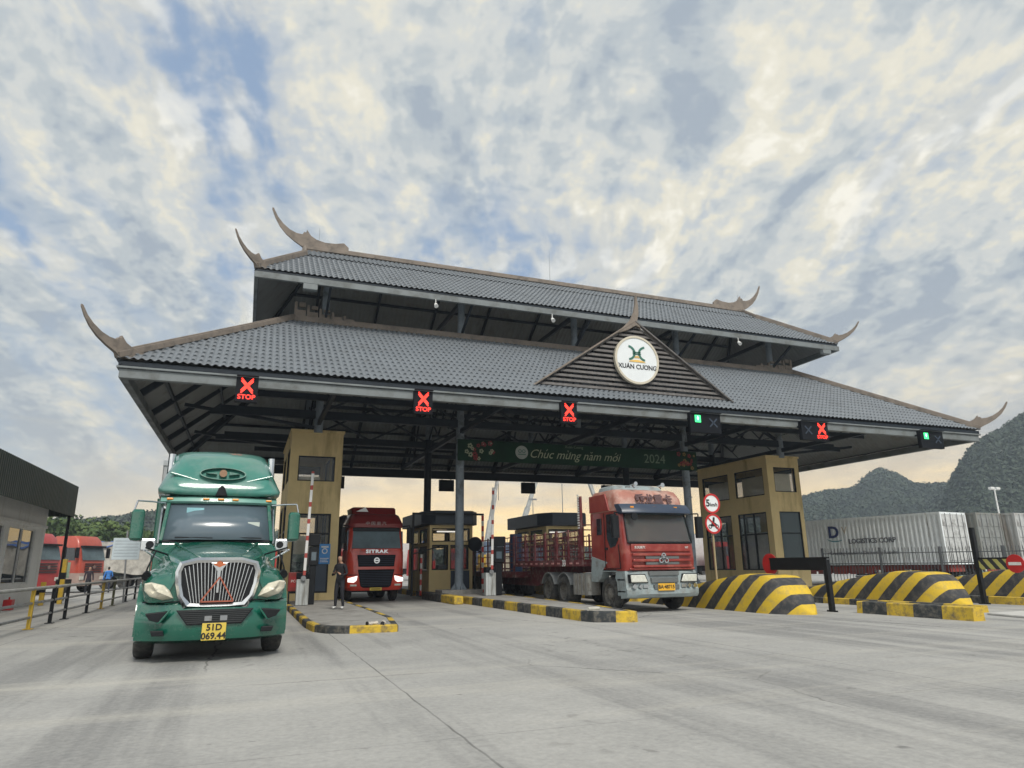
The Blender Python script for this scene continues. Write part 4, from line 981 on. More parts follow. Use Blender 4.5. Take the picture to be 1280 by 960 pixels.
MB().box(-1.2,.12,1.9,1.2,2.2,2.12).box(-1.1,.5,2.1,1.1,.6,2.25).build('dashboard',mat('dash_green',(.3,.45,.38),.7,var=.3,scale=6),t)
MB().box(-1.0,1.2,2.12,-.4,1.5,2.95).box(.4,1.2,2.12,1.0,1.5,2.95).box(-1.15,2.1,2.1,1.15,2.2,3.1).build('seats',mat('seat_grey',(.16,.17,.18),.8),t,bevel=.04)
random.seed(11); m=MB()
for k in range(26):
    x=random.uniform(-.95,.95); a=random.uniform(0,3); m.bar((x,.22+random.random()*.15,2.14),(x+.12*math.cos(a),.25+.1*math.sin(a),2.16+random.random()*.16),.05,.02)
m.build('dashboard_papers',mat('paper_white',(.6,.65,.6),.8),t)
MB().disc((-.93,-.0,2.97),.11,'y',.05,18).build('wide_mirror',BLACK,t)
m=MB(); secs=[]
for k in range(9):
    x=-w+.02+(2*w-.04)*k/8; y=.05+.18*(abs(x)/w)**3; secs.append([(x,y+.16,3.06),(x,y-.12,3.10),(x,y-.10,3.2),(x,y+.12,3.40),(x,y+.4,3.40)])
m.loft(secs); m.build('visor',mat('visor_navy',(.03,.045,.075),.35),t,smooth=True)
m=MB()
for x in (-.95,-.1,.7): m.box(x-.06,-.03+.1,3.26,x+.06,.1,3.31)
m.build('visor_lamp',AMBER,t)
text('roof_lettering','乘龙重卡',.36,mat('roof_letter_dark',(.1,.05,.05),.5),t,(.1,.40,3.56),rot=(R(74),0,0),depth=.03,bold=.01)
# nose
MB().box(-1.12,-.03,1.86,1.12,.04,2.1).build('nose_band',RED3,t,bevel=.03)
text('nose_lettering','东风柳汽',.1,WHITE,t,(-.82,-.045,1.99),depth=.01); text('nose_lettering','H7',.1,WHITE,t,(.95,-.045,1.99),depth=.01)
m=MB()
for z in (1.42,1.60,1.78): m.box(-1.1,-.09,z-.05,1.1,.02,z+.03)
m.build('nose_bar',RED3,t,bevel=.02)
MB().box(-.62,-.06,1.46,.62,-.0,1.54).box(-.62,-.06,1.64,.62,-.0,1.72).build('nose_grille',mat('grille_grey',(.12,.13,.13),.5),t)
MB().box(-1.22,-.05,1.3,1.22,.02,1.36).build('nose_lip',RED3,t,bevel=.02)
m=MB(); m.ring((0,-.12,1.66),.0+.05,.085,'y',.03,14)
for k in range(3): a=R(90+120*k); m.ring((.11*math.cos(a),-.12,1.64+.1*math.sin(a)),.05,.085,'y',.03,14)
m.build('badge',CHROME,t)
# bumper
m=MB(); secs=[]
for k in range(11):
    x=-w+2*w*k/10; y=.12*(abs(x)/w)**4; secs.append([(x,y+.3,.42),(x,y-.04,.46),(x,y-.12,.56),(x,y-.12,.70),(x,y-.07,.74),(x,y-.05,1.0),(x,y-.02,1.25),(x,y+.3,1.27)])
m.loft(secs); m.build('bumper',DULL,t,smooth=True)
MB().box(-.55,-.10,1.12,.55,-.0,1.25).box(-.5,-.12,.90,.5,-.02,1.06).box(-.42,-.15,.70,.5,-.07,.84).build('bumper_grille',mat('grille_grey',(.12,.13,.13),.5),t,bevel=.01)
for s in (-1,1):
    MB().prism([(s*.62,.92),(s*1.22,.92),(s*1.24,1.15),(s*.72,1.15)],'y',-.11,.05).build('headlight',LAMP,t,bevel=.03); MB().prism([(s*.60,.90),(s*1.25,.90),(s*1.27,1.17),(s*.70,1.17)],'y',-.085,.04).build('headlight_bezel',BLACK,t)
    MB().disc((s*1.12,-.1,.80),.07,'y',.06,16).build('fog_lamp',CHROME,t); MB().disc((s*.9,-.1,.80),.06,'y',.06,16).build('fog_lamp',CHROME,t); MB().box(min(s*.62,s*.8),-.12,.75,max(s*.62,s*.8),-.07,.85).build('bumper_insert',CHROME,t)
pl=MB().box(-.30,-.175,.66,.32,-.155,.88).build('licence_plate',mat('orange_plate',(.7,.38,.03),.5),t,bevel=.005); text('plate_text','BA·48715',.15,INK,pl,(0,-.18,.77),depth=.006,bold=.003)
# side window, door, mirror, step
for s in (-1,1):
    X=lambda a:(s*(w+a))
    MB().prism([(.42,2.25),(.62,2.05),(.95,2.0),(1.15,2.3),(1.15,3.1),(.55,3.1)],'x',s*(w-.04),s*(w+.012)).build('side_window',mat('side_glass',(.02,.025,.03),.08,coat=.5),t)
    MB().prism([(1.55,2.45),(1.85,2.45),(1.85,3.0),(1.55,3.0)],'x',s*(w-.04),s*(w+.012)).build('sleeper_window',MATS['side_glass'],t,bevel=.01)
    m=MB(); m.bar((s*(w+.015),.32,1.35),(s*(w+.015),.4,2.1),.02,.02,up=(1,0,0)).bar((s*(w+.015),1.3,1.35),(s*(w+.015),1.3,3.15),.02,.02,up=(1,0,0)).bar((s*(w+.015),.32,1.35),(s*(w+.015),1.3,1.35),.02,.02); m.build('door_seam',BLACK,t)
    MB().box(min(s*w,s*(w+.05)),1.12,1.95,max(s*w,s*(w+.05)),1.28,2.02).build('door_handle',BLACK,t)
    mr=MB().rloft([(2.3,s*1.6-.12,s*1.6+.12,.0,.2,.06),(3.0,s*1.6-.12,s*1.6+.12,.0,.2,.06)]).build('mirror',BLACK,t,smooth=True)
    MB().tube([(s*1.3,.3,3.1),(s*1.6,.1,3.1),(s*1.6,.1,2.95)],.022).build('mirror_arm',BLACK,t)
    # arch cladding
    m=MB(); m.prism([(.1,.5),(.1,1.27),(.7,1.27),(.78,1.05),(.68,.9),(.65,.5)],'x',s*(w-.35),s*(w-.02)); m.prism([(1.7,1.02),(1.55,1.27),(1.2,1.55),(2.3,1.75),(2.4,1.1),(2.4,.9),(1.9,.9)],'x',s*(w-.3),s*(w+.015)); m.prism([(.6,1.24),(.6,1.34),(2.2,1.34),(2.2,1.24)],'x',s*(w-.3),s*(w-.0)); m.build('arch_cladding',DULL,t,bevel=.02)
    MB().box(min(s*(w-.3),s*w),.12,.62,max(s*(w-.3),s*w),.6,.66).box(min(s*(w-.3),s*w),.12,.98,max(s*(w-.3),s*w),.6,1.02).build('step',BLACK,t)
    wheel(t,s*1.14,1.25,.54,.32,s,mat('rim_dusty',(.2,.19,.17),.7,metal=.3,var=.25,dirt=(.1,.09,.08),dirt_amt=.5,dirt_scale=9)); wheel(t,s*1.05,4.75,.54,.55,s,MATS['rim_dusty'],dual=True); wheel(t,s*1.05,6.2,.54,.55,s,MATS['rim_dusty'],dual=True)
m=MB()
m.rloft([(.45,-1.28,-.75,2.75,4.0,.14),(1.15,-1.28,-.75,2.75,4.0,.14)]); m.build('fuel_tank',ALU,t,smooth=True)
m=MB()
for y in (2.95,3.25,3.55,3.85): m.box(-1.31,y-.04,.43,-.73,y+.04,1.18)
m.build('tank_strap',mat('strap_grey',(.2,.2,.19),.7),t,bevel=.01)
MB().box(.7,2.75,.45,1.25,4.0,1.1).build('fuel_tank',ALU,t,bevel=.08)
MB().box(-.45,.6,.6,-.3,8,.95).box(.3,.6,.6,.45,8,.95).box(-.95,1.15,.45,.95,1.35,.6).build('chassis',BLACK,t)
m=MB()
for y in (4.75,6.2):
    secs=[]
    for k in range(9):
        a=R(20+140*k/8); secs.append([(-1.32,y+math.cos(a)*.64,.54+math.sin(a)*.64),(-.78,y+math.cos(a)*.64,.54+math.sin(a)*.64),(-.78,y+math.cos(a)*.67,.54+math.sin(a)*.67),(-1.32,y+math.cos(a)*.67,.54+math.sin(a)*.67)])
    m.loft(secs)
m.build('mudguard',mat('mudguard_grey',(.2,.21,.21),.7),t)
MB().box(-1.3,2.28,1.3,1.3,2.36,3.2).build('cab_rear',RED3,t)
# trailer: its own thing
tr=thing('stake_trailer','maroon gooseneck trailer with high stake sides and reflective tape behind the faded red cab','trailer',(12.6,22.6,0),0)
MB().box(-1.3,0,1.42,1.3,6.7,1.66).build('upper_deck',STAKE,tr,bevel=.01); MB().box(-1.3,6.7,.95,1.3,15.5,1.2).build('low_deck',STAKE,tr,bevel=.01)
MB().prism([(.3,1.42),(6.72,1.42),(6.72,.6),(5.9,.6),(4.2,1.15),(.3,1.2)],'x',-.55,-.4).prism([(.3,1.42),(6.72,1.42),(6.72,.6),(5.9,.6),(4.2,1.15),(.3,1.2)],'x',.4,.55).box(-.5,6.7,.6,.5,15.5,.95).build('gooseneck',STAKE,tr)
m=MB(); tp=MB(); 
for s in (-1,1):
    for k in range(12):
        y=.3+k*.55; tp.box(min(s*1.303,s*1.312),y,1.50,max(s*1.303,s*1.312),y+.22,1.56)
tp.build('reflective_tape',mat('tape_white_red',(.6,.3,.28),.4,var=.4,scale=8),tr)
text('deck_number','33',.32,WHITE,tr,(-1.32,1.55,1.53),rot=(R(90),0,R(-90)),depth=.01,bold=.01)
MB().box(-1.33,9.1,.55,-1.3,11.2,1.0).build('tool_box',mat('tool_box_cream',(.35,.3,.25),.6),tr,bevel=.01)
def stakes(y0,y1,z0,z1,s,zt=6):
    n=round((y1-y0)/1.15)
    for k in range(n+1):
        y=y0+(y1-y0)*k/n; ww=.05 if k!=2 else .1; MB().box(s*1.27-.03,y-ww*.7,z0,s*1.27+.03,y+ww*.7,z1+.04).build('stake_post',STAKE,tr)
    rails=MB()
    for k in range(zt): z=z0+.12+(z1-z0-.16)*k/(zt-1); rails.box(s*1.24-.012,y0,z-.02,s*1.24+.012,y1,z+.02)
    rails.build('stake_rail',STAKE,tr)
    v=MB(); nn=int((y1-y0)/.36)
    for k in range(nn): y=y0+.18+k*.36; v.box(s*1.24-.028,y-.012,z0,s*1.24-.014,y+.012,z1-.02)
    v.build('stake_bar',STAKE,tr)
for s in (-1,1):
    stakes(.1,6.6,1.66,2.72,s,5); stakes(6.9,15.4,1.2,2.75,s,6)
m=MB()
for x in (-1.25,-.6,0,.6,1.25): m.box(x-.03,.02,1.66,x+.03,.08,2.9)
for z in (1.9,2.3,2.7,2.88): m.box(-1.25,.03,z-.02,1.25,.07,z+.02)
m.build('head_board',STAKE,tr)
m=MB()
for k in range(14): m.box(-1.37,.04,2.75+k*.09-.0,-1.345,.16,2.75+k*.09+.045)
MB().box(-1.33,-.02,1.7,-1.25,.18,3.9).build('corner_pole',STAKE,tr); m.build('pole_tape',WHITE,tr)
for s in (-1,1):
    for y in (9.4,10.7,12.0): wheel(tr,s*1.02,y+1.6,.48,.5,s,MATS['rim_dusty'],dual=True,bolts=False)
# blue drums & bundles on the low deck
for i,(x,y,z,l) in enumerate(((-.75,8.0,1.2,'lower blue plastic drum behind the stake rails'),(-.75,8.0,2.06,'upper blue plastic drum stacked behind the stake rails'))):
    d=thing('plastic_drum',l,'drum',(12.6+x,22.6+y,z)); MB().cyl((0,0,0),(0,0,.84),.29,n=18).ring((0,0,.28),.28,.305,'z',.04,18).ring((0,0,.56),.28,.305,'z',.04,18).build('body',mat('drum_blue',(.02,.055,.13),.45,var=.1),d,smooth=True)
# ================================================================ PEOPLE
def person(label,loc,rz,h=1.7,top=(.012,.012,.016),legs=(.015,.016,.022),hair=(.008,.007,.006),shoe=(.7,.7,.68),pose='phone',sleeve=True):
    t=thing('person',label,'person',loc,rz)
    k=h/1.75
    V={'pelvis':(0,0,.95,.135,.10),'waist':(0,0,1.08,.125,.09),'chest':(0,-.01,1.28,.16,.105),'neckb':(0,.0,1.44,.085,.07),'neck':(0,-.015,1.50,.05,.05),'head1':(0,-.04,1.58,.075,.09),'head2':(0,-.05,1.66,.08,.095),'head3':(0,-.04,1.73,.055,.06)}
    E=[('pelvis','waist'),('waist','chest'),('chest','neckb'),('neckb','neck'),('neck','head1'),('head1','head2'),('head2','head3')]
    arms={'phone':(((.18,0,1.39),(.245,.0,1.13),(.18,-.20,1.08),(.10,-.27,1.16)),((-.18,0,1.39),(-.25,.03,1.12),(-.17,-.22,1.10),(-.05,-.28,1.20))),
          'walk':(((.18,0,1.39),(.26,.05,1.12),(.27,-.05,.88),(.27,-.09,.80)),((-.18,0,1.39),(-.26,-.02,1.12),(-.24,-.22,1.02),(-.2,-.28,1.05))),
          'stand':(((.18,0,1.39),(.25,.03,1.12),(.26,-.02,.88),(.26,-.04,.79)),((-.18,0,1.39),(-.25,.03,1.12),(-.26,-.02,.88),(-.26,-.04,.79)))}[pose]
    for s,A in zip(('r','l'),arms):
        for i,(p,r) in enumerate(zip(A,(.062,.047,.036,.030))): V[s+'a%d'%i]=(*p,r,r)
        E+=[('neckb',s+'a0'),(s+'a0',s+'a1'),(s+'a1',s+'a2'),(s+'a2',s+'a3')]
    lg={'phone':(((.09,0,.88),(.12,-.03,.50),(.15,.02,.09),(.17,-.12,.04)),((-.09,0,.88),(-.11,-.04,.50),(-.13,.0,.09),(-.16,-.13,.04))),
        'walk':(((.09,0,.88),(.10,-.12,.50),(.10,-.14,.09),(.10,-.27,.04)),((-.09,0,.88),(-.10,.02,.50),(-.10,.2,.12),(-.10,.08,.05))),
        'stand':(((.09,0,.88),(.10,-.02,.50),(.10,.01,.09),(.12,-.12,.04)),((-.09,0,.88),(-.10,-.02,.50),(-.10,.01,.09),(-.12,-.12,.04)))}[pose]
    for s,A in zip(('r','l'),lg):
        for i,(p,r) in enumerate(zip(A,(.092,.066,.046,.045))): V[s+'g%d'%i]=(*p,r,r)
        E+=[('pelvis',s+'g0'),(s+'g0',s+'g1'),(s+'g1',s+'g2'),(s+'g2',s+'g3')]
    # fingers: short chains rooted in the hand
    for s,A in zip(('r','l'),arms):
        hx,hy,hz=A[3]; px,py,pz=A[2]; d=Vector((hx-px,hy-py,hz-pz)).normalized()
        sd=d.cross(Vector((0,0,1))).normalized() if abs(d.z)<.9 else Vector((0,1,0))
        for f in range(4):
            o=sd*(f-1.5)*.020; L=(.055,.065,.06,.045)[f]
            p1=Vector((hx,hy,hz))+o+d*.03; p2=p1+d*L*.6+Vector((0,0,-.004)); p3=p2+(d*.6+Vector((0,-.4,.1))).normalized()*L*.6
            V[s+'f%da'%f]=(*p1,.011,.011); V[s+'f%db'%f]=(*p2,.009,.009); V[s+'f%dc'%f]=(*p3,.007,.007); E+=[(s+'a3',s+'f%da'%f),(s+'f%da'%f,s+'f%db'%f),(s+'f%db'%f,s+'f%dc'%f)]
        p1=Vector((hx,hy,hz))+sd*.035+d*.005; p2=p1+sd*.018+d*.035; V[s+'t0']=(*p1,.011,.011); V[s+'t1']=(*p2,.009,.009); E+=[(s+'a3',s+'t0'),(s+'t0',s+'t1')]
    names=list(V); me=bpy.data.meshes.new('body'); me.from_pydata([tuple(c*k for c in V[n][:3]) for n in names],[(names.index(a),names.index(b)) for a,b in E],[])
    bm=bmesh.new(); bm.from_mesh(me); ly=bm.verts.layers.skin.verify(); bm.verts.ensure_lookup_table()
    for i,n in enumerate(names):
        bm.verts[i][ly].radius=(V[n][3]*k,V[n][4]*k); bm.verts[i][ly].use_root=(n=='pelvis')
    bm.to_mesh(me); bm.free()
    tmp=bpy.data.objects.new('tmp',me); col.objects.link(tmp)
    a=tmp.modifiers.new('skin','SKIN'); a.use_smooth_shade=True; b=tmp.modifiers.new('sub','SUBSURF'); b.levels=2; b.render_levels=2
    bpy.context.view_layer.update(); dg=bpy.context.evaluated_depsgraph_get(); full=bpy.data.meshes.new_from_object(tmp.evaluated_get(dg)); bpy.data.objects.remove(tmp)
    full.name='body'
    SK=mat('skin',(.42,.24,.16),.6); TM=mat('top_%d_%d'%(int(top[0]*999),int(top[2]*999)),top,.85,var=.3,scale=8,bump=.3,bscale=12); LM=mat('legs_%d_%d'%(int(legs[0]*999),int(legs[2]*999)),legs,.85,var=.3,scale=8); SM=mat('shoe_%d'%int(shoe[0]*99),shoe,.6); HM=mat('hair_black',hair,.7)
    full.materials.clear()
    for x in (SK,TM,LM,SM,HM): full.materials.append(x)
    hands=[Vector(A[3])*k for A in arms]
    for p in full.polygons:
        c=p.center; z=c.z/k
        if z>1.475: mi=0
        elif min((c-h_).length for h_ in hands)<.075: mi=0
        elif z>.93 or abs(c.x/k)>.215 and z>.7: mi=1
        elif z>.085: mi=2
        else: mi=3
        if z>1.475 and ((c.y/k>-.05 and z>1.53) or z>1.70): mi=4
        p.material_index=mi
    o=bpy.data.objects.new('body',full); col.objects.link(o); o.parent=t
    # face
    m=MB(); m.cyl((-.03*k,-.142*k,1.655*k),(-.03*k,-.135*k,1.655*k),.009*k,n=8).cyl((.03*k,-.142*k,1.655*k),(.03*k,-.135*k,1.655*k),.009*k,n=8); m.build('eyes',INK,t)
    MB().add([(0,-.16*k,1.625*k),(-.014*k,-.13*k,1.62*k),(.014*k,-.13*k,1.62*k),(0,-.132*k,1.66*k)],[(0,1,2),(0,2,3),(0,3,1)]).build('nose',SK,t)
    MB().box(-.022*k,-.137*k,1.588*k,.022*k,-.128*k,1.594*k).build('mouth',mat('lip',(.25,.08,.07),.6),t)
    if pose=='phone':
        p_=thing('phone','dark phone held by the person in black on the island','phone',(0,0,0)); p_.parent=None
        q=Vector((-.02*k,-.36*k,1.24*k)); q=Matrix.Rotation(rz,3,'Z')@q
        p_.location=(loc[0]+q.x,loc[1]+q.y,loc[2]+q.z); p_.rotation_euler=(0,0,rz)
        MB().box(-.04,-.005,-.07,.04,.005,.07,Matrix.Rotation(R(-35),4,'X')).build('case',INK,p_,bevel=.004)
    return t
person('person in a black jacket and white shoes looking down at a phone on the island',(3.0,23.9,.17),R(-38),1.72)
person('person in dark clothes standing by the red trucks behind the railing',(-9.25,52.0,0),R(25),1.72,top=(.03,.02,.03),shoe=(.05,.05,.05),pose='stand')
person('person in a bright blue shirt walking behind the railing',(-8.4,53.5,0),R(200),1.72,top=(.05,.2,.55),legs=(.02,.025,.05),shoe=(.05,.05,.05),pose='walk')

# litter on the islands
for lab,loc,rz in (('pale crushed paper cup with dark lid near the tip of the leftmost island',(2.95,17.12,.2),.4),('crumpled pale wrapper lying on the tip of the leftmost island',(3.2,17.1,.2),1.3)):
    t=thing('litter',lab,'litter',loc,rz); m=MB(); random.seed(len(lab)); m.loft([[(x,.055*math.cos(a)*(1+.3*random.random()),.05*math.sin(a)*(.7+.5*random.random())) for a in [2*PI*k/8 for k in range(8)]] for x in (-.13,-.06,.0,.07,.13)]); m.build('wrapper',mat('litter_cream',(.5,.46,.4),.7,var=.3,scale=20),t); MB().disc((-.14,0,0),.05,'x',.03,12).build('lid',INK,t)
t=thing('newspaper_roll','rolled pale newspaper lying near the tip of the second island','newspaper',(8.95,17.35,.33),.35); MB().cyl((-.22,0,0),(.22,0,0),.05,.045,10).build('roll',mat('newsprint',(.45,.43,.38),.8,var=.15,scale=10),t); MB().add([(-.22,-.04,-.04),(.22,-.04,-.04),(.2,-.17,-.045),(-.2,-.19,-.04)],[(0,1,2,3)]).build('loose_sheet',MATS['newsprint'],t)
# ================================================================ BARRIER GATES ON THE ISLANDS
BANDW=stripes('boom_bands',(.66,.66,.64),(.36,.06,.05),.62,(0,0,1),wear=.05,duty=.72)
CAB=mat('cabinet_grey',(.45,.48,.48),.6,var=.1,dirt=(.15,.14,.12),dirt_amt=.4,dirt_scale=3,streak=True)
def boom(label,loc,L=3.6):
    t=thing('boom_barrier',label,'boom barrier',loc,0,'raised boom barriers')
    MB().box(-.22,-.16,0,.22,.16,.92).build('cabinet',CAB,t,bevel=.02); MB().box(-.23,-.18,.922,.23,.18,1.15).build('cabinet_cap',DARKBOX,t,bevel=.03)
    MB().box(-.05,-.24,1.05,.05,-.19,1.05+L,Matrix.Rotation(R(1.2),4,'Y')).build('boom',BANDW,t,bevel=.01)
    MB().cyl((0,-.26,.95),(0,-.17,.95),.09,n=12).build('pivot',STEEL,t)
    return t
boom('raised red and white boom barrier on the leftmost island by the person',(2.05,27.0,.17),3.8)
boom('raised red and white boom barrier on the second island left of the stake trailer',(9.65,28.0,.28),3.4)
def cabinet(label,loc,h,w=.3):
    t=thing('payment_terminal',label,'payment terminal',loc,0)
    MB().box(-w/2,-.2,0,w/2,.2,h*.55).box(-w*.75,-.24,h*.55+.002,w*.75,.22,h*.82).box(-w*.85,-.3,h*.83,w*.85,.25,h).build('cabinet',BLACK,t,bevel=.02)
    MB().box(-w*.4,-.25,h*.62,w*.4,-.242,h*.74).build('screen',WSHIELD,t); return t
cabinet('tall black terminal beside the left boom barrier',(2.42,27.6,.17),2.55,.22)
cabinet('tall black terminal beside the second boom barrier',(10.05,28.2,.28),2.4)
# red box & board by the left booth
t=thing('fire_box','red fire equipment box on a low stand left of the first boom barrier','fire box',(1.9,28.5,.17)); MB().box(-.28,-.15,.45,.28,.15,1.15).build('case',mat('fire_red',(.22,.025,.02),.5,var=.2),t,bevel=.02); MB().box(-.2,-.16,.6,.2,-.152,1.0).build('door',mat('fire_red2',(.3,.02,.02),.4),t); MB().box(-.25,-.12,0,-.2,.12,.45).box(.2,-.12,0,.25,.12,.45).build('stand',BLACK,t); text('mark','PCCC',.14,WHITE,t,(0,-.165,.82),depth=.004)
# height frames around the second booth
def frame(label,x0,x1,y,h):
    t=thing('height_frame',label,'frame',((x0+x1)/2,y,.15)); w=(x1-x0)/2
    MB().box(-w-.05,-.05,0,-w+.05,.05,h).build('post',BLACK,t); MB().box(w-.05,-.05,0,w+.05,.05,h).build('post',stripes('post_bands',(.5,.05,.04),(.6,.6,.58),.5,(0,0,1),wear=.2),t); MB().box(-w-.05,-.05,h,w+.05,.05,h+.09).build('top_bar',BLACK,t)
    MB().bar((-w,-.0,1.9),(-w+1.3,-.05,2.25),.06).bar((w,0,1.95),(w-.7,-.05,2.2),.06).build('arm',BLACK,t); return t
frame('black steel height frame around the small booth behind the left column',7.4,10.9,32.7,3.75)
t=thing('mirror_post','round convex mirror on a dark post right of the small booth','traffic mirror',(9.9,30.8,.15))
MB().cyl((0,0,0),(0,0,2.2),.04).build('post',BLACK,t); MB().disc((0,0,2.3),.33,'y',.08,20).build('mirror',DARKBOX,t)
# boom barriers deeper in the gate: lights
t=thing('traffic_light','black lamp head on a banded post left of the small booth','signal',(7.9,33.0,.15)); MB().cyl((0,0,0),(0,0,2.0),.05).build('post',MATS['post_bands'],t); MB().cyl((0,-.2,2.05),(0,.1,2.05),.16,.13,14).build('lamp_head',BLACK,t,smooth=True); MB().cyl((0,-.0,0),(0,0,.01),.1).build('base',BLACK,t)

# ================================================================ LEFT BUILDING
WW=mat('building_white',(.80,.80,.78),.8,var=.05,scale=2,bump=.15,dirt=(.66,.65,.6),dirt_amt=.2,dirt_scale=1.5,streak=True)
b=thing('office_building','low white office with dark green corrugated awning at the left edge','building',(-9.0,28,0))
wins=[(-9.5,-6.3,.95,3.3),(-5.7,-2.5,.95,3.3),(-1.9,1.3,.95,3.3),(1.9,4.9,.95,3.3),(5.5,9.3,.95,3.3)]
m=MB(); wall_holes(m,-12,10.9,0,4.45,-.2,.2,wins,'y'); m.build('front_wall',WW,b)
REFL=glass('office_glass',(.03,.04,.05),.75,.02)
for w_ in wins: win_frame(b,*w_,-.14,axis='y',mull=((w_[0]+w_[1])/2,),f=.07,th=.1,gl=REFL).data.materials[0]=WHITE
MB().box(-8,10.7,0,-.2,10.9,4.45).box(-8,-12,0,-.2,-11.8,4.45).box(-8.2,-12,0,-8,10.9,4.45).build('end_wall',WW,b)
MB().box(-7.8,-11.6,.05,-.3,10.6,.12).box(-7.9,-11.7,4.2,-.25,10.65,4.3).build('floor_slab',CONC,b)
MB().box(-.02,-12,3.42,.08,10.95,3.55).build('ledge',WW,b,bevel=.01)
AW=mat('awning_green',(.025,.038,.034),.5,var=.12,dirt=(.07,.09,.08),dirt_amt=.3,streak=True,dirt_scale=2)
m=MB(); corrugated(m,-13,11.4,1.0,4.02,5.5,'y',p=.22,d=-.035); m.build('awning_fascia',AW,b)
m=MB(); corrugated(m,1.0,-8.2,11.4,4.02,5.5,'x',p=.22,d=-.035); m.build('awning_fascia',AW,b)
MB().box(-8.3,-13,4.46,.93,11.3,4.52).build('awning_soffit',mat('soffit_dark',(.06,.065,.06),.8),b); MB().box(-8.3,-13,5.3,.93,11.3,5.36).build('roof',AW,b)
MB().cyl((.85,11.1,0),(.85,11.1,4.1),.07).cyl((.85,0,4.0),(.85,0,4.1),.03).build('awning_post',BLACK,b)
MB().box(-3,-5,.12,-2.4,-3.5,1.0).box(-3,2,.12,-2.4,5,1.0).build('counter',mat('desk_grey',(.2,.2,.2),.6),b)
t=thing('extinguisher_stand','red box on the ground against the white office','box',(-8.6,33.5,0)); MB().box(-.15,-.2,0,.15,.2,.4).cyl((0,0,.4),(0,0,.5),.03).build('case',REDP,t,bevel=.02)
# railing
rl=thing('railing','three-rail steel railing with black and yellow posts along the left lane','railing',(-5.2,22,0))
YEL=mat('post_yellow',(.55,.36,.03),.6,var=.1,dirt=(.2,.17,.12),dirt_amt=.3)
for v_,c_ in ((-8.3,BLACK),(-5.6,BLACK),(-2.8,YEL),(.3,YEL),(2.5,BLACK),(4.3,BLACK),(7.6,BLACK),(10.4,YEL),(13.0,mat('post_olive',(.12,.12,.06),.7)),(16.6,BLACK),(19.6,BLACK),(22.5,YEL),(25.5,BLACK),(28.5,BLACK)):
    MB().box(-.045,v_-.045,0,.045,v_+.045,1.02).box(-.11,v_-.11,0,.11,v_+.11,.02).build('post',c_,rl,bevel=.008)
for z,mm in ((1.03,mat('rail_worn',(.33,.33,.31),.6,var=.3,scale=2)),(.66,STEEL),(.30,STEEL)):
    MB().cyl((0,-12,z),(0,30,z),.035 if z<1 else .045,n=8).build('rail',mm,rl,smooth=True)
t=thing('sign_board','blank pale blue notice board on a slim leaning post by the railing','sign',(-5.3,37.6,0))
MB().bar((.15,0,0),(-.05,0,3.3),.07).build('post',STEEL,t); MB().box(-.58,-.06,1.95,.58,-.02,2.95).build('board',mat('board_pale_blue',(.60,.69,.74),.5,var=.08),t,bevel=.01); m=MB(); [m.box(-.5,-.066,2.1+k*.14,.5,-.061,2.12+k*.14) for k in range(6)]; m.build('board_lines',mat('line_grey',(.3,.36,.42),.6),t)
for lab,loc,c1,h in (('plain yellow post standing in front of the parked red trucks',(-7.8,38.0,0),YEL,2.0),('short black and yellow bollard with a white-green plate',(-8.65,42.5,0),BLACK,1.0),('second short yellow bollard beside the tall yellow post',(-8.3,37.0,0),YEL,1.0)):
    t=thing('bollard',lab,'bollard',loc); MB().box(-.09,-.09,0,.09,.09,h).build('post',c1,t,bevel=.01)
    if 'plate' in lab: MB().box(-.2,-.14,1.1,.2,-.1,1.9).box(-.03,-.1,.9,.03,-.04,1.9).build('plate',mat('plate_pale_green',(.45,.6,.45),.5),t); MB().box(-.35,-.13,.7,.35,-.1,1.05).build('hazard_board',MATS['board_hazard'],t)
    else: MB().box(-.095,-.095,h*.55,.095,.095,h*.7).build('band',BLACK,t)

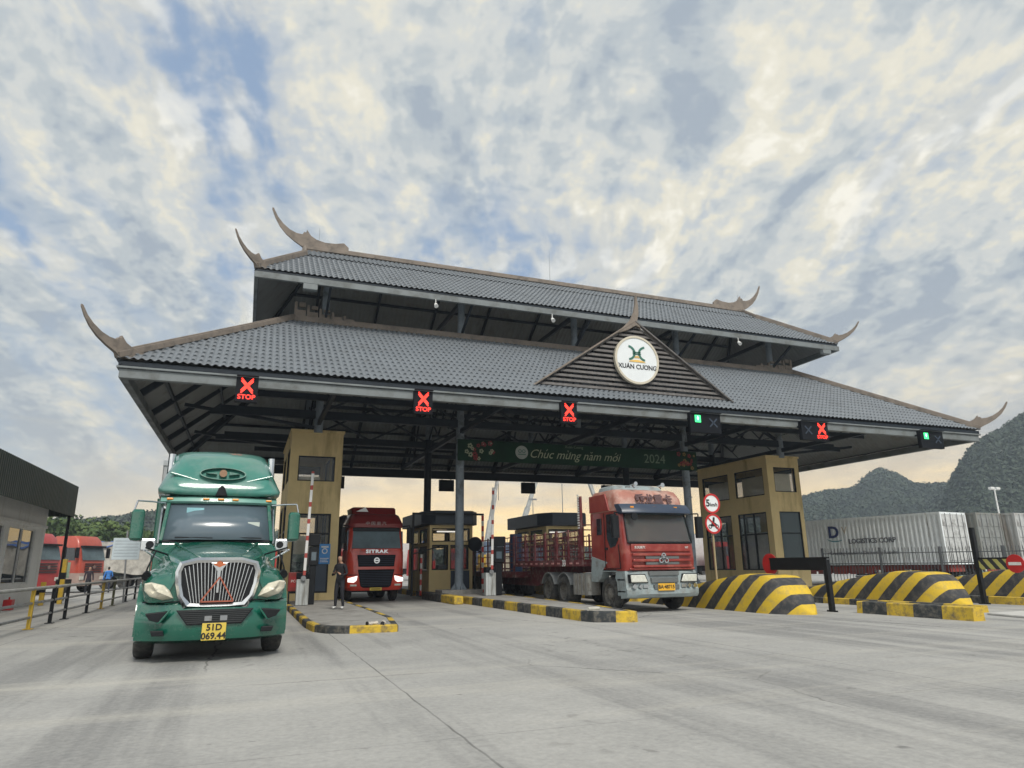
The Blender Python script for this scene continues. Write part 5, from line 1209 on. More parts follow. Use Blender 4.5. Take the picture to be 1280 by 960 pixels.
# ================================================================ PARKED TRUCKS BEHIND (simple but shaped)
def bg_cab(label,loc,rz,body,lower,box=None):
    t=thing('parked_truck',label,'truck',loc,rz,None); w=1.25
    m=MB(); m.rloft([(.45,-w,w,.0,2.3,.25),(1.3,-w,w,-.02,2.3,.25)]); m.build('bumper',lower,t,smooth=True)
    m=MB(); m.rloft([(1.3,-w,w,.0,2.3,.22),(2.1,-w,w,.05,2.3,.22),(3.1,-w+.05,w-.05,.32,2.3,.22),(3.5,-w+.08,w-.08,.42,2.3,.25),(3.8,-w+.15,w-.15,.7,2.3,.3)]); m.build('cab',body,t,smooth=True)
    o=MB().add([(-1.1,.07,2.15),(1.1,.07,2.15),(1.05,.31,3.0),(-1.05,.31,3.0)],[(0,1,2,3)]).build('windscreen',mat('screen_reflect',(.12,.16,.17),.08),t); md=o.modifiers.new('s','SOLIDIFY'); md.thickness=.02; o.location.y=-.06
    MB().box(-1.1,.0,3.02,1.1,.3,3.14).build('sun_visor',BLACK,t,bevel=.02)
    m=MB(); [m.box(-.8,-.06,1.35+.17*k,.8,.0,1.44+.17*k) for k in range(4)]; m.build('grille',mat('bg_grille',(.06,.03,.03),.5),t)
    for s in (-1,1):
        MB().box(min(s*.75,s*1.18),-.05,.85,max(s*.75,s*1.18),.02,1.08).build('headlight',LAMP,t,bevel=.02)
        MB().prism([(.45,2.15),(.6,3.0),(1.35,3.0),(1.35,2.15)],'x',s*(w-.05),s*(w+.01)).build('side_window',MATS['side_glass'],t)
        MB().box(min(s*1.42,s*1.62),.05,2.3,max(s*1.42,s*1.62),.25,3.0).build('mirror',BLACK,t,bevel=.03)
        for y,dd in ((1.3,False),(4.8,True),(6.1,True)): wheel(t,s*1.03,y,.52,.35,s,bolts=False,dual=dd)
        MB().box(min(s*.75,s*1.25),2.7,.5,max(s*.75,s*1.25),4.0,1.1).build('fuel_tank',ALU,t,bevel=.05)
    MB().box(-.45,.6,.6,.45,7.5,.95).box(-.7,2.6,.95,.7,7.2,1.15).build('chassis',BLACK,t)
    MB().disc((0,-.08,1.7),.13,'y',.03,14).build('badge',CHROME,t)
    if box: 
        MB().box(-1.25,2.6,1.25,1.25,13.5,box[0]).build('load',box[1],t,bevel=.08)
        for s in (-1,1):
            for y in (9.5,10.8,12.1): wheel(t,s*1.03,y,.5,.35,s,bolts=False,dual=True)
    return t
REDB=mat('bg_truck_red',(.42,.03,.03),.35,var=.1,coat=.4); ORB=mat('bg_truck_orange',(.45,.075,.045),.4,var=.1,coat=.3)
bg_cab('bright red cab-over truck parked behind the white office',(-11.6,52.0,0),R(66),REDB,REDB)
bg_cab('orange-red cab-over truck with pale screen parked beyond the red one',(-9.9,56.6,0),R(62),ORB,mat('bg_bumper',(.4,.3,.26),.5))
# loaded tarp truck
CRUM=mat('tarp_sacks',(.40,.38,.34),.85,var=.35,scale=2.2,bump=1.,bscale=3)
tt=thing('tarp_lorry','long lorry heaped with a wrinkled grey tarp and blue sheet behind the people','lorry',(-11.6,66,0))
random.seed(5); m=MB(); NX,NZ=60,12; vs=[]
from mathutils import noise as mn
for i in range(NX+1):
    for j in range(NZ+1):
        x=13*i/NX; a=PI*j/NZ; yy=-1.35*math.cos(a); yy=max(-1.25,min(1.25,yy*1.4)); z=1.2+2.35*min(1,math.sin(a)*1.6)+.15*math.sin(x*1.3)
        n_=mn.noise(Vector((x*1.4,yy*2,z*2.2)))*.22; q=abs(math.sin((x*1.1+z*1.6+mn.noise(Vector((x*.5,z*.5,3)))*3)*2.2))*.16
        vs.append((x,yy-(n_+q if yy<0 else 0),z+n_*.6))
m.add(vs,[(i*(NZ+1)+j,(i+1)*(NZ+1)+j,(i+1)*(NZ+1)+j+1,i*(NZ+1)+j+1) for i in range(NX) for j in range(NZ)]); m.build('tarp_load',CRUM,tt,smooth=True)
m=MB(); vs=[]
for i in range(61):
    for j in range(7):
        x=13*i/60-.02; y=-1.5+3*j/6; vs.append((x,y,3.72+.12*mn.noise(Vector((x*2,y*2,1)))-(.35+.15*math.sin(x*2.1) if j in (0,6) else 0)+.05*math.sin(x*5)))
m.add(vs,[(i*7+j,(i+1)*7+j,(i+1)*7+j+1,i*7+j+1) for i in range(60) for j in range(6)]); m.build('blue_sheet',mat('sheet_blue',(.05,.12,.36),.6,var=.35,scale=1.5),tt,smooth=True)
MB().box(-.1,-1.2,.95,13.2,1.2,1.2).build('flatbed',BLACK,tt)
MB().box(13.5,-1.25,.6,15.5,1.25,3.4).build('cab',REDB,tt,bevel=.2)
for x in (1.3,2.6,3.9,9.5,10.8,14.4):
    for s in (-1,1):
        m=MB(); m.cyl((x,s*1.2,.5),(x,s*.85,.5),.5,n=20); m.build('wheel',RUBBER,tt,smooth=True)
# vehicles seen far through the lanes
def far_box(label,loc,rz,c,L=12,h=2.7,z0=1.25,name='container_lorry',lh='orange'):
    t=thing(name,label,'lorry',loc,rz)
    cm=mat('box_%d_%d_%d'%tuple(int(x*100) for x in c),c,.6,var=.1,dirt=(.2,.17,.14),dirt_amt=.3,streak=True)
    m=MB(); m.box(-1.2,.05,z0,1.2,L-.05,z0+h-.02); m.build('container',cm,t)
    m=MB(); corrugated(m,0,L,-1.22,z0,z0+h,'y',d=-.03); corrugated(m,0,L,1.22,z0,z0+h,'y',d=.03); m.build('corrugated_wall',cm,t)
    MB().box(-.6,-.2,.8,.6,L,1.24).build('chassis',BLACK,t)
    MB().rloft([(.5,-1.2,1.2,-3.2,-1.1,.2),(1.9,-1.2,1.2,-3.2,-1.1,.2),(3.2,-1.1,1.1,-2.8,-1.1,.2)]).build('cab',REDB,t,smooth=True)
    MB().box(-1.0,-3.16,1.9,1.0,-2.9,2.8).build('windscreen',WSHIELD,t)
    for s in (-1,1):
        for y in (-2.2,L-3.9,L-2.6,L-1.3): m=MB(); m.cyl((s*1.2,y,.5),(s*.8,y,.5),.5,n=18); m.build('wheel',RUBBER,t,smooth=True)
    return t
far_box('white container lorry far behind, seen between the red truck and small booth',(17,76,0),R(20),(.6,.6,.58),12)
far_box('blue container lorry far behind the gate, seen past the left round column',(23,72,0),R(-60),(.12,.17,.26),12)
far_box('grey container lorry far behind the boom barrier',(30,92,0),R(-75),(.35,.36,.36),12)
far_box('white container lorry parked beyond the right ochre booth',(38,52,0),R(10),(.62,.63,.62),12)
far_box('pale container lorry far behind the right round column',(47,74,0),R(-70),(.55,.55,.52),12)
# ================================================================ CRANES
def crane(label,loc,rz,L,ang):
    t=thing('mobile_crane',label,'crane',loc,rz)
    MB().box(-1.2,-4,.9,1.2,4,1.5).build('carrier',YEL,t,bevel=.05); MB().box(-1.1,-5,.6,1.1,-3.4,2.7).build('cab',mat('crane_cab',(.45,.4,.3),.5),t,bevel=.1)
    MB().box(-1.0,-1,1.55,1.0,2.4,2.6).build('turntable',YEL,t,bevel=.1)
    d=Vector((math.cos(R(ang)),0,math.sin(R(ang)))); o=Vector((0,0,2.6))
    for k,(a,b_,w) in enumerate(((0,.4,.55),(.38,.72,.42),(.7,1,.3))):
        MB().bar(o+d*L*a,o+d*L*b_,w,w,up=(0,1,0)).build('boom_section',mat('boom_grey_%d'%k,(.4,.41,.4),.5,dirt=(.15,.14,.13),dirt_amt=.3),t)
    MB().bar(o+d*L+Vector((0,0,.3)),o+d*L+d*.8-Vector((0,0,.3)),.4,.6,up=(0,1,0)).build('boom_head',BLACK,t)
    MB().cyl(o+d*L*.98,(o+d*L*.98)*1-Vector((0,0,3)),.03,n=6).build('hoist_cable',BLACK,t)
    for y in (-3,-1.6,1.6,3):
        for s in (-1,1): m=MB(); m.cyl((s*1.2,y,.5),(s*.8,y,.5),.5,n=16); m.build('wheel',RUBBER,t,smooth=True)
    return t
crane('crane with its boom leaning right, seen over the dark booth',(30.5,80,0),0,15.5,70)
crane('crane with its boom leaning left, seen beside the stake truck roof',(44.2,79,0),0,15.2,110)
crane('distant crane boom rising beside the second boom barrier',(24.3,72,0),R(0),9.2,80)
for i,(x,y,h,l) in enumerate(((27.5,66,8,'thin mast left of the dark booth'),(36.5,78,13,'thin lamp mast between the two crane booms'),(19.2,78,11,'thin mast between the round and square posts of the small booth'),(42.5,60,8.0,'thin mast at the right of the stake truck roof'))):
    t=thing('lamp_mast',l,'mast',(x,y,0)); MB().cyl((0,0,0),(0,0,h),.09,.04,8).build('mast',STEEL,t); MB().box(-.4,-.1,h,.4,.1,h+.15).build('lamp_head',STEEL,t)
t=thing('lamp_mast','white floodlight mast standing in front of the steep wooded hill','mast',(92.7,62.4,0)); MB().cyl((0,0,0),(0,0,10.5),.16,.08,8).build('mast',WHITE,t); MB().box(-.9,-.2,10.5,-.2,.2,10.8).box(.2,-.2,10.5,.9,.2,10.8).box(-.9,-.05,10.4,.9,.05,10.5).build('lamp_head',WHITE,t)
# ================================================================ FENCE, CONTAINERS, MOTORBIKES (right)
fa=Vector((30.3,30.6,0)); fb=Vector((45.,18.6,0)); fd=(fb-fa).normalized(); FL=(fb-fa).length
ft=thing('picket_fence','dark steel picket fence with spear tips in front of the parked containers','fence',fa,math.atan2(fd.y,fd.x))
FM=mat('fence_dark',(.045,.05,.055),.6,var=.2)
m=MB(); n=int(FL/.16)
for k in range(n):
    x=k*.16; m.box(x-.014,-.014,.1,x+.014,.014,2.1); m.add([(x-.02,-.014,2.1),(x+.02,-.014,2.1),(x,-.0,2.24),(x+.02,.014,2.1),(x-.02,.014,2.1)],[(0,1,2),(3,4,2),(1,3,2),(4,0,2)])
m.build('pickets',FM,ft)
for z in (.25,1.35,1.9): MB().box(0,-.03,z-.025,FL,.03,z+.025).build('rail',FM,ft)
for k in range(int(FL/2.9)+1): MB().box(k*2.9-.06,-.06,0,k*2.9+.06,.06,2.2).build('post',FM,ft)
def container(label,loc,rz,c,L=12.2,logo=False,z0=1.25,door=(.42,.43,.42),rust=.3):
    t=thing('container_trailer',label,'container',loc,rz)
    cm=mat('cont_%d_%d_%d'%tuple(int(x*100) for x in c),c,.5,var=.07,dirt=(.25,.2,.15),dirt_amt=rust,dirt_scale=2,streak=True)
    W=2.44; H=2.85
    MB().box(.03,.06,z0+.02,W-.03,L-.03,z0+H-.02).build('container_core',cm,t)
    m=MB(); corrugated(m,.1,L,0.0,z0,z0+H,'y',d=.022); corrugated(m,.1,L,W,z0,z0+H,'y',d=-.022); m.build('corrugated_wall',cm,t)
    m=MB()
    for x in (0,W):
        for z in (z0+.06,z0+H-.05): m.box(x-.04,0,z-.06,x+.04,L,z+.06)
        m.box(x-.05,-.01,z0+.12,x+.05,.12,z0+H-.11)
    for z in (z0+.06,z0+H-.05): m.box(.05,-.005,z-.06,W-.05,.1,z+.055)
    m.build('corner_frame',cm,t)
    dm=mat('door_%d'%int(door[0]*100),door,.6,var=.12,dirt=(.2,.19,.18),dirt_amt=.3,dirt_scale=2.5,streak=False)
    for s in (0,1):
        m=MB(); x0=.06+s*1.17; m.box(x0,-.0,z0+.13,x0+1.14,.05,z0+H-.12); 
        for k in range(4): m.box(x0+.06,-.03,z0+.2+.63*k,x0+1.08,-.002,z0+.62+.63*k)
        d=m.build('door',dm,t,bevel=.02)
        m=MB()
        for q in (.3,.82): m.cyl((x0+q,-.06,z0+.05),(x0+q,-.06,z0+H-.05),.018,n=6)
        m.build('lock_rod',STEEL,d)
    MB().box(.5,.2,.85,1.9,L,1.22).build('chassis',mat('chassis_red',(.28,.035,.025),.6,var=.2,dirt=(.15,.12,.1),dirt_amt=.4),t)
    m=MB()
    for k in range(6): m.box(.0,3.9+k*1.15,.7,.03,4.9+k*1.15,1.15)
    m.build('side_guard',MATS['chassis_red'],t)
    for y in (1.0,2.3):
        for x,s in ((.28,-1),(W-.28,1)): wheel(t,x,y,.5,.5,s,STEEL,dual=True,bolts=False)
    if logo:
        NAVY=mat('logo_navy',(.02,.035,.14),.5); ROT=(R(90),0,R(-90)); 
        text('logo_letter','D',1.0,NAVY,t,(-.045,6.85,z0+2.0),rot=ROT,depth=.02,bold=.03,xs=1.05)
        text('logo_letter','V',.62,mat('logo_faint',(.55,.5,.42),.5),t,(-.045,6.05,z0+2.1),rot=ROT,depth=.02,bold=.01)
        m=MB(); secs=[]
        for k in range(11):
            a=R(200+120*k/10); y=6.75-.62*math.cos(a); z=z0+1.68+.22*math.sin(a); w_=.01+.03*math.sin(PI*k/10); secs.append([(-.05,y,z-w_),(-.04,y,z-w_),(-.04,y,z+w_),(-.05,y,z+w_)])
        m.loft(secs); m.build('logo_swoosh',mat('logo_teal',(.1,.3,.35),.5),t)
        text('company_lettering','LOGISTICS CORP',.40,mat('logo_ink',(.07,.08,.10),.5),t,(-.045,4.3,z0+1.42),rot=ROT,depth=.02,bold=.008)
        text('slogan_lettering','Creating Solutions Delivering Results',.30,MATS['logo_ink'],t,(-.045,5.0,z0+.72),rot=ROT,depth=.02)
    return t
container('pale grey-blue container with a navy D logo on a red chassis behind the fence',(36.15,27.6,0),R(8),(.82,.86,.87),logo=True,door=(.55,.56,.55),rust=.02)
container('weathered grey container, its dirty door end right of the logo container',(38.9,27.5,0),R(7),(.22,.24,.23),door=(.24,.25,.24),rust=.5)
container('light grey container, second door end right of the logo container',(41.7,27.2,0),R(7),(.48,.49,.48),door=(.46,.47,.46),rust=.45)
container('blue container cut by the right edge of the photo',(44.5,26.9,0),R(7),(.05,.14,.33),door=(.06,.15,.33),rust=.15)
def moto(label,loc,rz,c):
    t=thing('motorbike',label,'motorbike',loc,rz); cm=mat('moto_%d'%int(sum(c)*100),c,.35,coat=.4)
    for y in (-.62,.62):
        m=MB(); m.ring((0,y,.3),.20,.30,'x',.09,22); w_=m.build('wheel',RUBBER,t,smooth=True); MB().ring((0,y,.3),.17,.2,'x',.05,20).cyl((-.05,y,.3),(.05,y,.3),.05).build('rim',STEEL,w_)
    MB().rloft([(.35,-.1,.1,-.25,.4,.05),(.62,-.14,.14,-.3,.75,.08),(.7,-.1,.1,-.2,.85,.05)]).build('engine_body',cm,t,smooth=True)
    MB().rloft([(.72,-.12,.12,-.15,.7,.06),(.8,-.11,.11,-.1,.75,.06)]).build('seat',BLACK,t,smooth=True)
    MB().prism([(-.45,.45),(-.3,.95),(-.22,.95),(-.3,.45)],'x',-.14,.14).build('leg_shield',cm,t,bevel=.02); MB().tube([(0,-.62,.3),(0,-.42,.95)],.03).tube([(-.3,-.32,1.02),(0,-.42,.95),(.3,-.32,1.02)],.018).build('handlebar',STEEL,t)
    MB().cyl((0,-.52,.9),(0,-.42,.92),.08,.09,12).build('headlamp',LAMP,t,smooth=True); return t
moto('dark motorbike parked by the fence left of the logo container wheels',(32.6,29.6,0),R(60),(.03,.03,.04))
moto('black motorbike parked in the middle of the fence run',(33.8,28.6,0),R(70),(.05,.02,.02))
moto('pale green and white motorbike parked just left of the swing barrier',(36.4,26.3,0),R(50),(.35,.5,.45))
# ================================================================ GROUND, HILLS, TREES, SKY
def ground_mat():
    m=bpy.data.materials.new('concrete_apron'); m.use_nodes=True; nt=m.node_tree; L=nt.links.new; b=nt.nodes['Principled BSDF']; b.inputs['Roughness'].default_value=.8
    b.inputs['Specular IOR Level'].default_value=.35
    tc=_n(nt,'ShaderNodeTexCoord')
    def noise(sc_,det,rough,vec=None,scale=(1,1,1),rot=0):
        mp=_n(nt,'ShaderNodeMapping'); mp.inputs['Scale'].default_value=scale; mp.inputs['Rotation'].default_value=(0,0,rot); L(tc.outputs['Object'],mp.inputs['Vector'])
        n=_n(nt,'ShaderNodeTexNoise'); n.inputs['Scale'].default_value=sc_; n.inputs['Detail'].default_value=det; n.inputs['Roughness'].default_value=rough; L(mp.outputs[0],n.inputs['Vector']); return n
    def ramp(f,a,b_,ca,cb):
        r=_n(nt,'ShaderNodeValToRGB'); r.color_ramp.elements[0].position=a; r.color_ramp.elements[1].position=b_; r.color_ramp.elements[0].color=(*ca,1); r.color_ramp.elements[1].color=(*cb,1); L(f,r.inputs['Fac']); return r
    def mix(f,a,b_,mode='MIX'):
        x=_n(nt,'ShaderNodeMix',data_type='RGBA',blend_type=mode)
        if isinstance(f,float): x.inputs['Factor'].default_value=f
        else: L(f,x.inputs['Factor'])
        L(a,x.inputs[6])
        if isinstance(b_,tuple): x.inputs[7].default_value=(*b_,1)
        else: L(b_,x.inputs[7])
        return x.outputs[2]
    n1=noise(.16,8,.62); c=ramp(n1.outputs['Fac'],.36,.64,(.22,.22,.215),(.50,.485,.45)).outputs['Color']
    n2=noise(.9,10,.7); c=mix(.55,c,ramp(n2.outputs['Fac'],.3,.7,(.24,.24,.232),(.46,.45,.425)).outputs['Color'])
    # tyre wear: long streaks along the lanes
    n3=noise(.8,7,.6,scale=(1.,.05,1),rot=R(6)); c=mix(ramp(n3.outputs['Fac'],.50,.62,(0,0,0),(.8,.8,.8)).outputs['Color'],c,(.145,.145,.145))
    n4=noise(.5,8,.65,scale=(.09,1.,1),rot=R(-12)); c=mix(ramp(n4.outputs['Fac'],.5,.68,(0,0,0),(.7,.7,.7)).outputs['Color'],c,(.54,.51,.44))
    n5=noise(14,6,.7); c=mix(.35,c,ramp(n5.outputs['Fac'],.3,.75,(.19,.19,.185),(.52,.51,.48)).outputs['Color'])
    n6=noise(2.2,4,.5); c=mix(ramp(n6.outputs['Fac'],.70,.74,(0,0,0),(.6,.6,.6)).outputs['Color'],c,(.11,.11,.105))
    # hairline cracks and oil drips
    vo=_n(nt,'ShaderNodeTexVoronoi',feature='DISTANCE_TO_EDGE'); vo.inputs['Scale'].default_value=.22
    mw_=_n(nt,'ShaderNodeMix',data_type='RGBA'); mw_.inputs['Factor'].default_value=.25; nwp=noise(1.2,6,.65); L(tc.outputs['Object'],mw_.inputs[6]); L(nwp.outputs['Color'],mw_.inputs[7]); L(mw_.outputs[2],vo.inputs['Vector'])
    cr_=_n(nt,'ShaderNodeMath',operation='LESS_THAN'); L(vo.outputs['Distance'],cr_.inputs[0]); cr_.inputs[1].default_value=.0028
    nm_=noise(.12,3,.5); cm_=_n(nt,'ShaderNodeMath',operation='MULTIPLY'); L(cr_.outputs[0],cm_.inputs[0]); L(ramp(nm_.outputs['Fac'],.5,.56,(0,0,0),(.7,.7,.7)).outputs['Color'],cm_.inputs[1])
    c=mix(cm_.outputs[0],c,(.09,.09,.085))
    n7=noise(.35,3,.5,scale=(1,.35,1)); n8=noise(3.5,3,.5); od=_n(nt,'ShaderNodeMath',operation='MULTIPLY'); L(ramp(n7.outputs['Fac'],.55,.62,(0,0,0),(1,1,1)).outputs['Color'],od.inputs[0]); L(ramp(n8.outputs['Fac'],.60,.66,(0,0,0),(.55,.55,.55)).outputs['Color'],od.inputs[1])
    c=mix(od.outputs[0],c,(.12,.118,.11))
    # slab joints
    sp_=_n(nt,'ShaderNodeSeparateXYZ'); L(tc.outputs['Object'],sp_.inputs[0])
    nz=noise(1.5,3,.5)
    def joint(out,off,per,w):
        a=_n(nt,'ShaderNodeMath',operation='MULTIPLY_ADD'); L(nz.outputs['Fac'],a.inputs[0]); a.inputs[1].default_value=.06; L(out,a.inputs[2])
        s=_n(nt,'ShaderNodeMath',operation='SUBTRACT'); L(a.outputs[0],s.inputs[0]); s.inputs[1].default_value=off-per/2
        f=_n(nt,'ShaderNodeMath',operation='FLOORED_MODULO'); L(s.outputs[0],f.inputs[0]); f.inputs[1].default_value=per
        d=_n(nt,'ShaderNodeMath',operation='SUBTRACT'); L(f.outputs[0],d.inputs[0]); d.inputs[1].default_value=per/2
        e=_n(nt,'ShaderNodeMath',operation='ABSOLUTE'); L(d.outputs[0],e.inputs[0])
        g_=_n(nt,'ShaderNodeMath',operation='LESS_THAN'); L(e.outputs[0],g_.inputs[0]); g_.inputs[1].default_value=w; return g_.outputs[0]
    j=_n(nt,'ShaderNodeMath',operation='MAXIMUM'); L(joint(sp_.outputs['X'],2.0,6.6,.012),j.inputs[0]); 
    jw=_n(nt,'ShaderNodeMath',operation='MULTIPLY'); L(joint(sp_.outputs['Y'],14.0,7.5,.008),jw.inputs[0]); jw.inputs[1].default_value=.5; L(jw.outputs[0],j.inputs[1])
    nj=noise(.5,4,.6); jf=_n(nt,'ShaderNodeMath',operation='MULTIPLY'); L(j.outputs[0],jf.inputs[0]); L(ramp(nj.outputs['Fac'],.35,.6,(.2,.2,.2),(.7,.7,.7)).outputs['Color'],jf.inputs[1])
    c=mix(jf.outputs[0],c,(.06,.06,.058))
    L(c,b.inputs['Base Color'])
    bp=_n(nt,'ShaderNodeBump'); bp.inputs['Strength'].default_value=.5; bp.inputs['Distance'].default_value=.012; L(n5.outputs['Fac'],bp.inputs['Height'])
    bp2=_n(nt,'ShaderNodeBump'); bp2.inputs['Strength'].default_value=.5; bp2.inputs['Distance'].default_value=.05; L(n2.outputs['Fac'],bp2.inputs['Height']); L(bp.outputs['Normal'],bp2.inputs['Normal']); L(bp2.outputs['Normal'],b.inputs['Normal'])
    return m
gr_=MB().add([(-1500,-1500,0),(1500,-1500,0),(1500,1500,0),(-1500,1500,0)],[(0,1,2,3)]).build('ground',ground_mat()); struct(gr_)

HILL=mat('hill_undergrowth',(.045,.062,.042),.95,var=.5,scale=.08,dirt=(.16,.16,.14),dirt_amt=.12,dirt_scale=.05)
HILL2=mat('hill_rock_scrub',(.05,.065,.045),.95,var=.5,scale=.06,dirt=(.2,.2,.18),dirt_amt=.22,dirt_scale=.04)
def leafmat(name,a,b):
    m=mat(name,a,.8,var=.0); nt=m.node_tree; L=nt.links.new; bs=nt.nodes['Principled BSDF']
    at=_n(nt,'ShaderNodeAttribute',attribute_name='tone'); r=_n(nt,'ShaderNodeValToRGB'); r.color_ramp.elements[0].color=(*a,1); r.color_ramp.elements[1].color=(*b,1)
    L(at.outputs['Fac'],r.inputs['Fac']); L(r.outputs['Color'],bs.inputs['Base Color']); return m
FOREST=leafmat('forest_leaves',(.018,.034,.022),(.062,.085,.052)); LEAF=leafmat('tree_leaves',(.03,.065,.015),(.11,.16,.04))
def cloud_of_leaves(name,blobs,m,parent=None,per=22,leaf=.35,seed=1):
    """blobs: (centre, radius); each becomes many small tilted leaf-cluster faces through its volume"""
    rnd=random.Random(seed); vs=[];fs=[];tone=[]
    for c,r in blobs:
        tb=rnd.random()
        for k in range(per):
            d=Vector((rnd.gauss(0,1),rnd.gauss(0,1),rnd.gauss(0,1))).normalized()*r*(.45+.6*rnd.random()); d.z*=.8
            p=c+d; s=leaf*(.6+.9*rnd.random()); n=(d.normalized()+Vector((rnd.uniform(-.7,.7),rnd.uniform(-.7,.7),rnd.uniform(-.2,.9)))).normalized(); x=n.orthogonal().normalized(); y=n.cross(x); a=rnd.random()*6.28
            x,y=x*math.cos(a)+y*math.sin(a),y*math.cos(a)-x*math.sin(a); o=len(vs)
            vs+=[p-x*s*.5-y*s*.2,p+x*s*.1-y*s*.5,p+x*s*.6+y*s*.1,p+x*s*.05+y*s*.55-n*s*.1,p-x*s*.45+y*s*.3]
            fs.append((o,o+1,o+2,o+3,o+4)); tone.append(min(1,max(0,.75*tb+.25*rnd.random())))
    me=bpy.data.meshes.new(name); me.from_pydata([tuple(v) for v in vs],[],fs); me.materials.append(m)
    at=me.attributes.new('tone','FLOAT','FACE'); at.data.foreach_set('value',tone)
    o=bpy.data.objects.new(name,me); col.objects.link(o); o.parent=parent; return o
def hill(name,crest,front,back,seed,m,rough=5.,forest=0,cl=2.6,flabel='',steep=.55,per=8):
    NS=110; NT=30; pts=[Vector(p) for p in crest]; 
    # arc param
    ls=[0]
    for a,b_ in zip(pts[:-1],pts[1:]): ls.append(ls[-1]+(b_-a).length)
    def at(s):
        d=s*ls[-1]
        for i in range(len(pts)-1):
            if d<=ls[i+1] or i==len(pts)-2:
                q=(d-ls[i])/(ls[i+1]-ls[i]); return pts[i].lerp(pts[i+1],q)
    vs=[]; 
    for i in range(NS+1):
        p=at(i/NS); rad=Vector((p.x,p.y,0)).normalized()
        for j in range(NT+1):
            t=-1+2*j/NT; dd=front if t<0 else back
            q=Vector((p.x,p.y,0))+rad*t*dd
            h=p.z*(1-abs(t)**(1/steep if abs(t)<1 else 1)) if t<0 else p.z*(1-t**1.6)
            nz=mn.fractal(Vector((q.x,q.y,seed*10))*.018,1.,2.,5)*rough*(1-abs(t)*.4)*min(1,p.z/25+.2)
            if abs(t)<.08: nz*=.35
            vs.append((q.x,q.y,max(-2,h+nz)-(1.5 if abs(t)>.98 else 0)))
    W=NT+1
    me=MB().add(vs,[(i*W+j,(i+1)*W+j,(i+1)*W+j+1,i*W+j+1) for i in range(NS) for j in range(NT)]).build(name,m,smooth=True); struct(me)
    if forest:
        rnd=random.Random(seed); bl=[]
        for k in range(forest):
            i=rnd.randrange(NS); j=min(NT-1,int(rnd.random()**.9*(NT*.62))); a=Vector(vs[i*W+j]); b_=Vector(vs[(i+1)*W+j]); c=Vector(vs[i*W+j+1]); d_=Vector(vs[(i+1)*W+j+1]); x,y=rnd.random(),rnd.random(); p=a.lerp(b_,x).lerp(c.lerp(d_,x),y)
            if p.z<.5: continue
            r=cl*(.5+.8*rnd.random()); bl.append((p+Vector((0,0,r*.25)),r))
        o=cloud_of_leaves('forest',bl,FOREST,None,per+3,cl*.5,seed); stuff(o); tag(o,flabel,'forest')
    return me
hill('karst_hill',[(230,330,14),(275,322,26),(303,316,37),(322,320,40.5),(335,324.6,43),(349,318.8,44.5),(355,315,51),(362,311,55),(367,305,50.5),(363,291.6,43.5),(372,282,42.5),(368,268,40.5),(390,250,44),(420,210,40),(430,170,30)],120,90,2,HILL2,5.,13000,2.0,'hazy blue-green scrub covering the far conical limestone hill',.5)
hill('karst_hill',[(286,222,10),(290,214,30),(293.1,209.4,38.5),(295.8,205.4,45),(302,201.6,50),(310,198,53),(316.4,194.5,56),(325,180,64),(330,160,62),(335,130,50),(330,100,30)],95,80,5,HILL2,6.,14000,1.6,'scrub and bare rock on the steep hill at the right edge',.45)
hill('wooded_hill',[(-140,120,16),(-110,150,12),(-70,170,11),(-41,179,10.6),(-46,235,14.5),(-47,290,19.5),(-40,298,22),(-31.8,294,22.6),(0,300,18),(40,310,9),(120,330,7),(200,330,10)],60,70,8,HILL,2.5,7000,1.7,'dark woodland on the low hill behind the left trucks',.7)
# near trees
BARK=mat('bark',(.10,.075,.05),.9,var=.3,scale=6,bump=.6,bscale=12)
def tree(label,loc,h,r,seed,name='broadleaf_tree',m=None):
    rnd=random.Random(seed); t=thing(name,label,'tree',loc,rnd.random()*6)
    mb=MB(); mb.tube([(0,0,0),(.1*rnd.uniform(-1,1),.1,h*.3),(.2*rnd.uniform(-1,1),.1,h*.62)],.22,8,.12)
    ends=[]
    for k in range(7):
        a=k*.9+rnd.random(); z0=h*(.28+.3*rnd.random()); e=Vector((math.cos(a)*r*.62,math.sin(a)*r*.62,z0+h*.28*rnd.random()+.5)); mb.tube([(0,0,z0),tuple(e*.55+Vector((0,0,z0*.45))),tuple(e)],.09,6,.03); ends.append(e)
    mb.build('trunk',BARK,t,smooth=True)
    bl=[]
    for k in range(26):
        a=rnd.random()*6.28; q=rnd.random()**.6; z=h*(.42+.5*rnd.random()); rr=r*math.sqrt(max(.08,1-((z-h*.66)/(h*.42))**2)); bl.append((Vector((math.cos(a)*rr*q,math.sin(a)*rr*q,z)),r*(.22+.2*rnd.random())))
    bl+=[(e,r*.3) for e in ends]
    cloud_of_leaves('crown',bl,m or LEAF,t,90,.34,seed); return t
for i,(x,y,h,r,l) in enumerate(((-26,99,6.8,3.6,'leafy green tree just right of the office awning'),(-22.5,103,8.0,4.4,'tallest bright green tree above the red truck'),(-19.5,101,6.8,3.8,'rounded green tree above the orange truck'),(-15.5,99,7.6,3.8,'light green tree left of the notice board'),(-12.2,102,6.4,3.6,'low yellowish green tree behind the notice board'),(-8.5,108,7.4,3.9,'dark green tree above the blue sheeted lorry'),(-31,97,7.4,4.2,'green tree mostly hidden by the office awning'),(-3.0,112,7.5,4.4,'green tree behind the bonneted truck mirror'))):
    tree(l,(x,y,0),h,r,20+i)
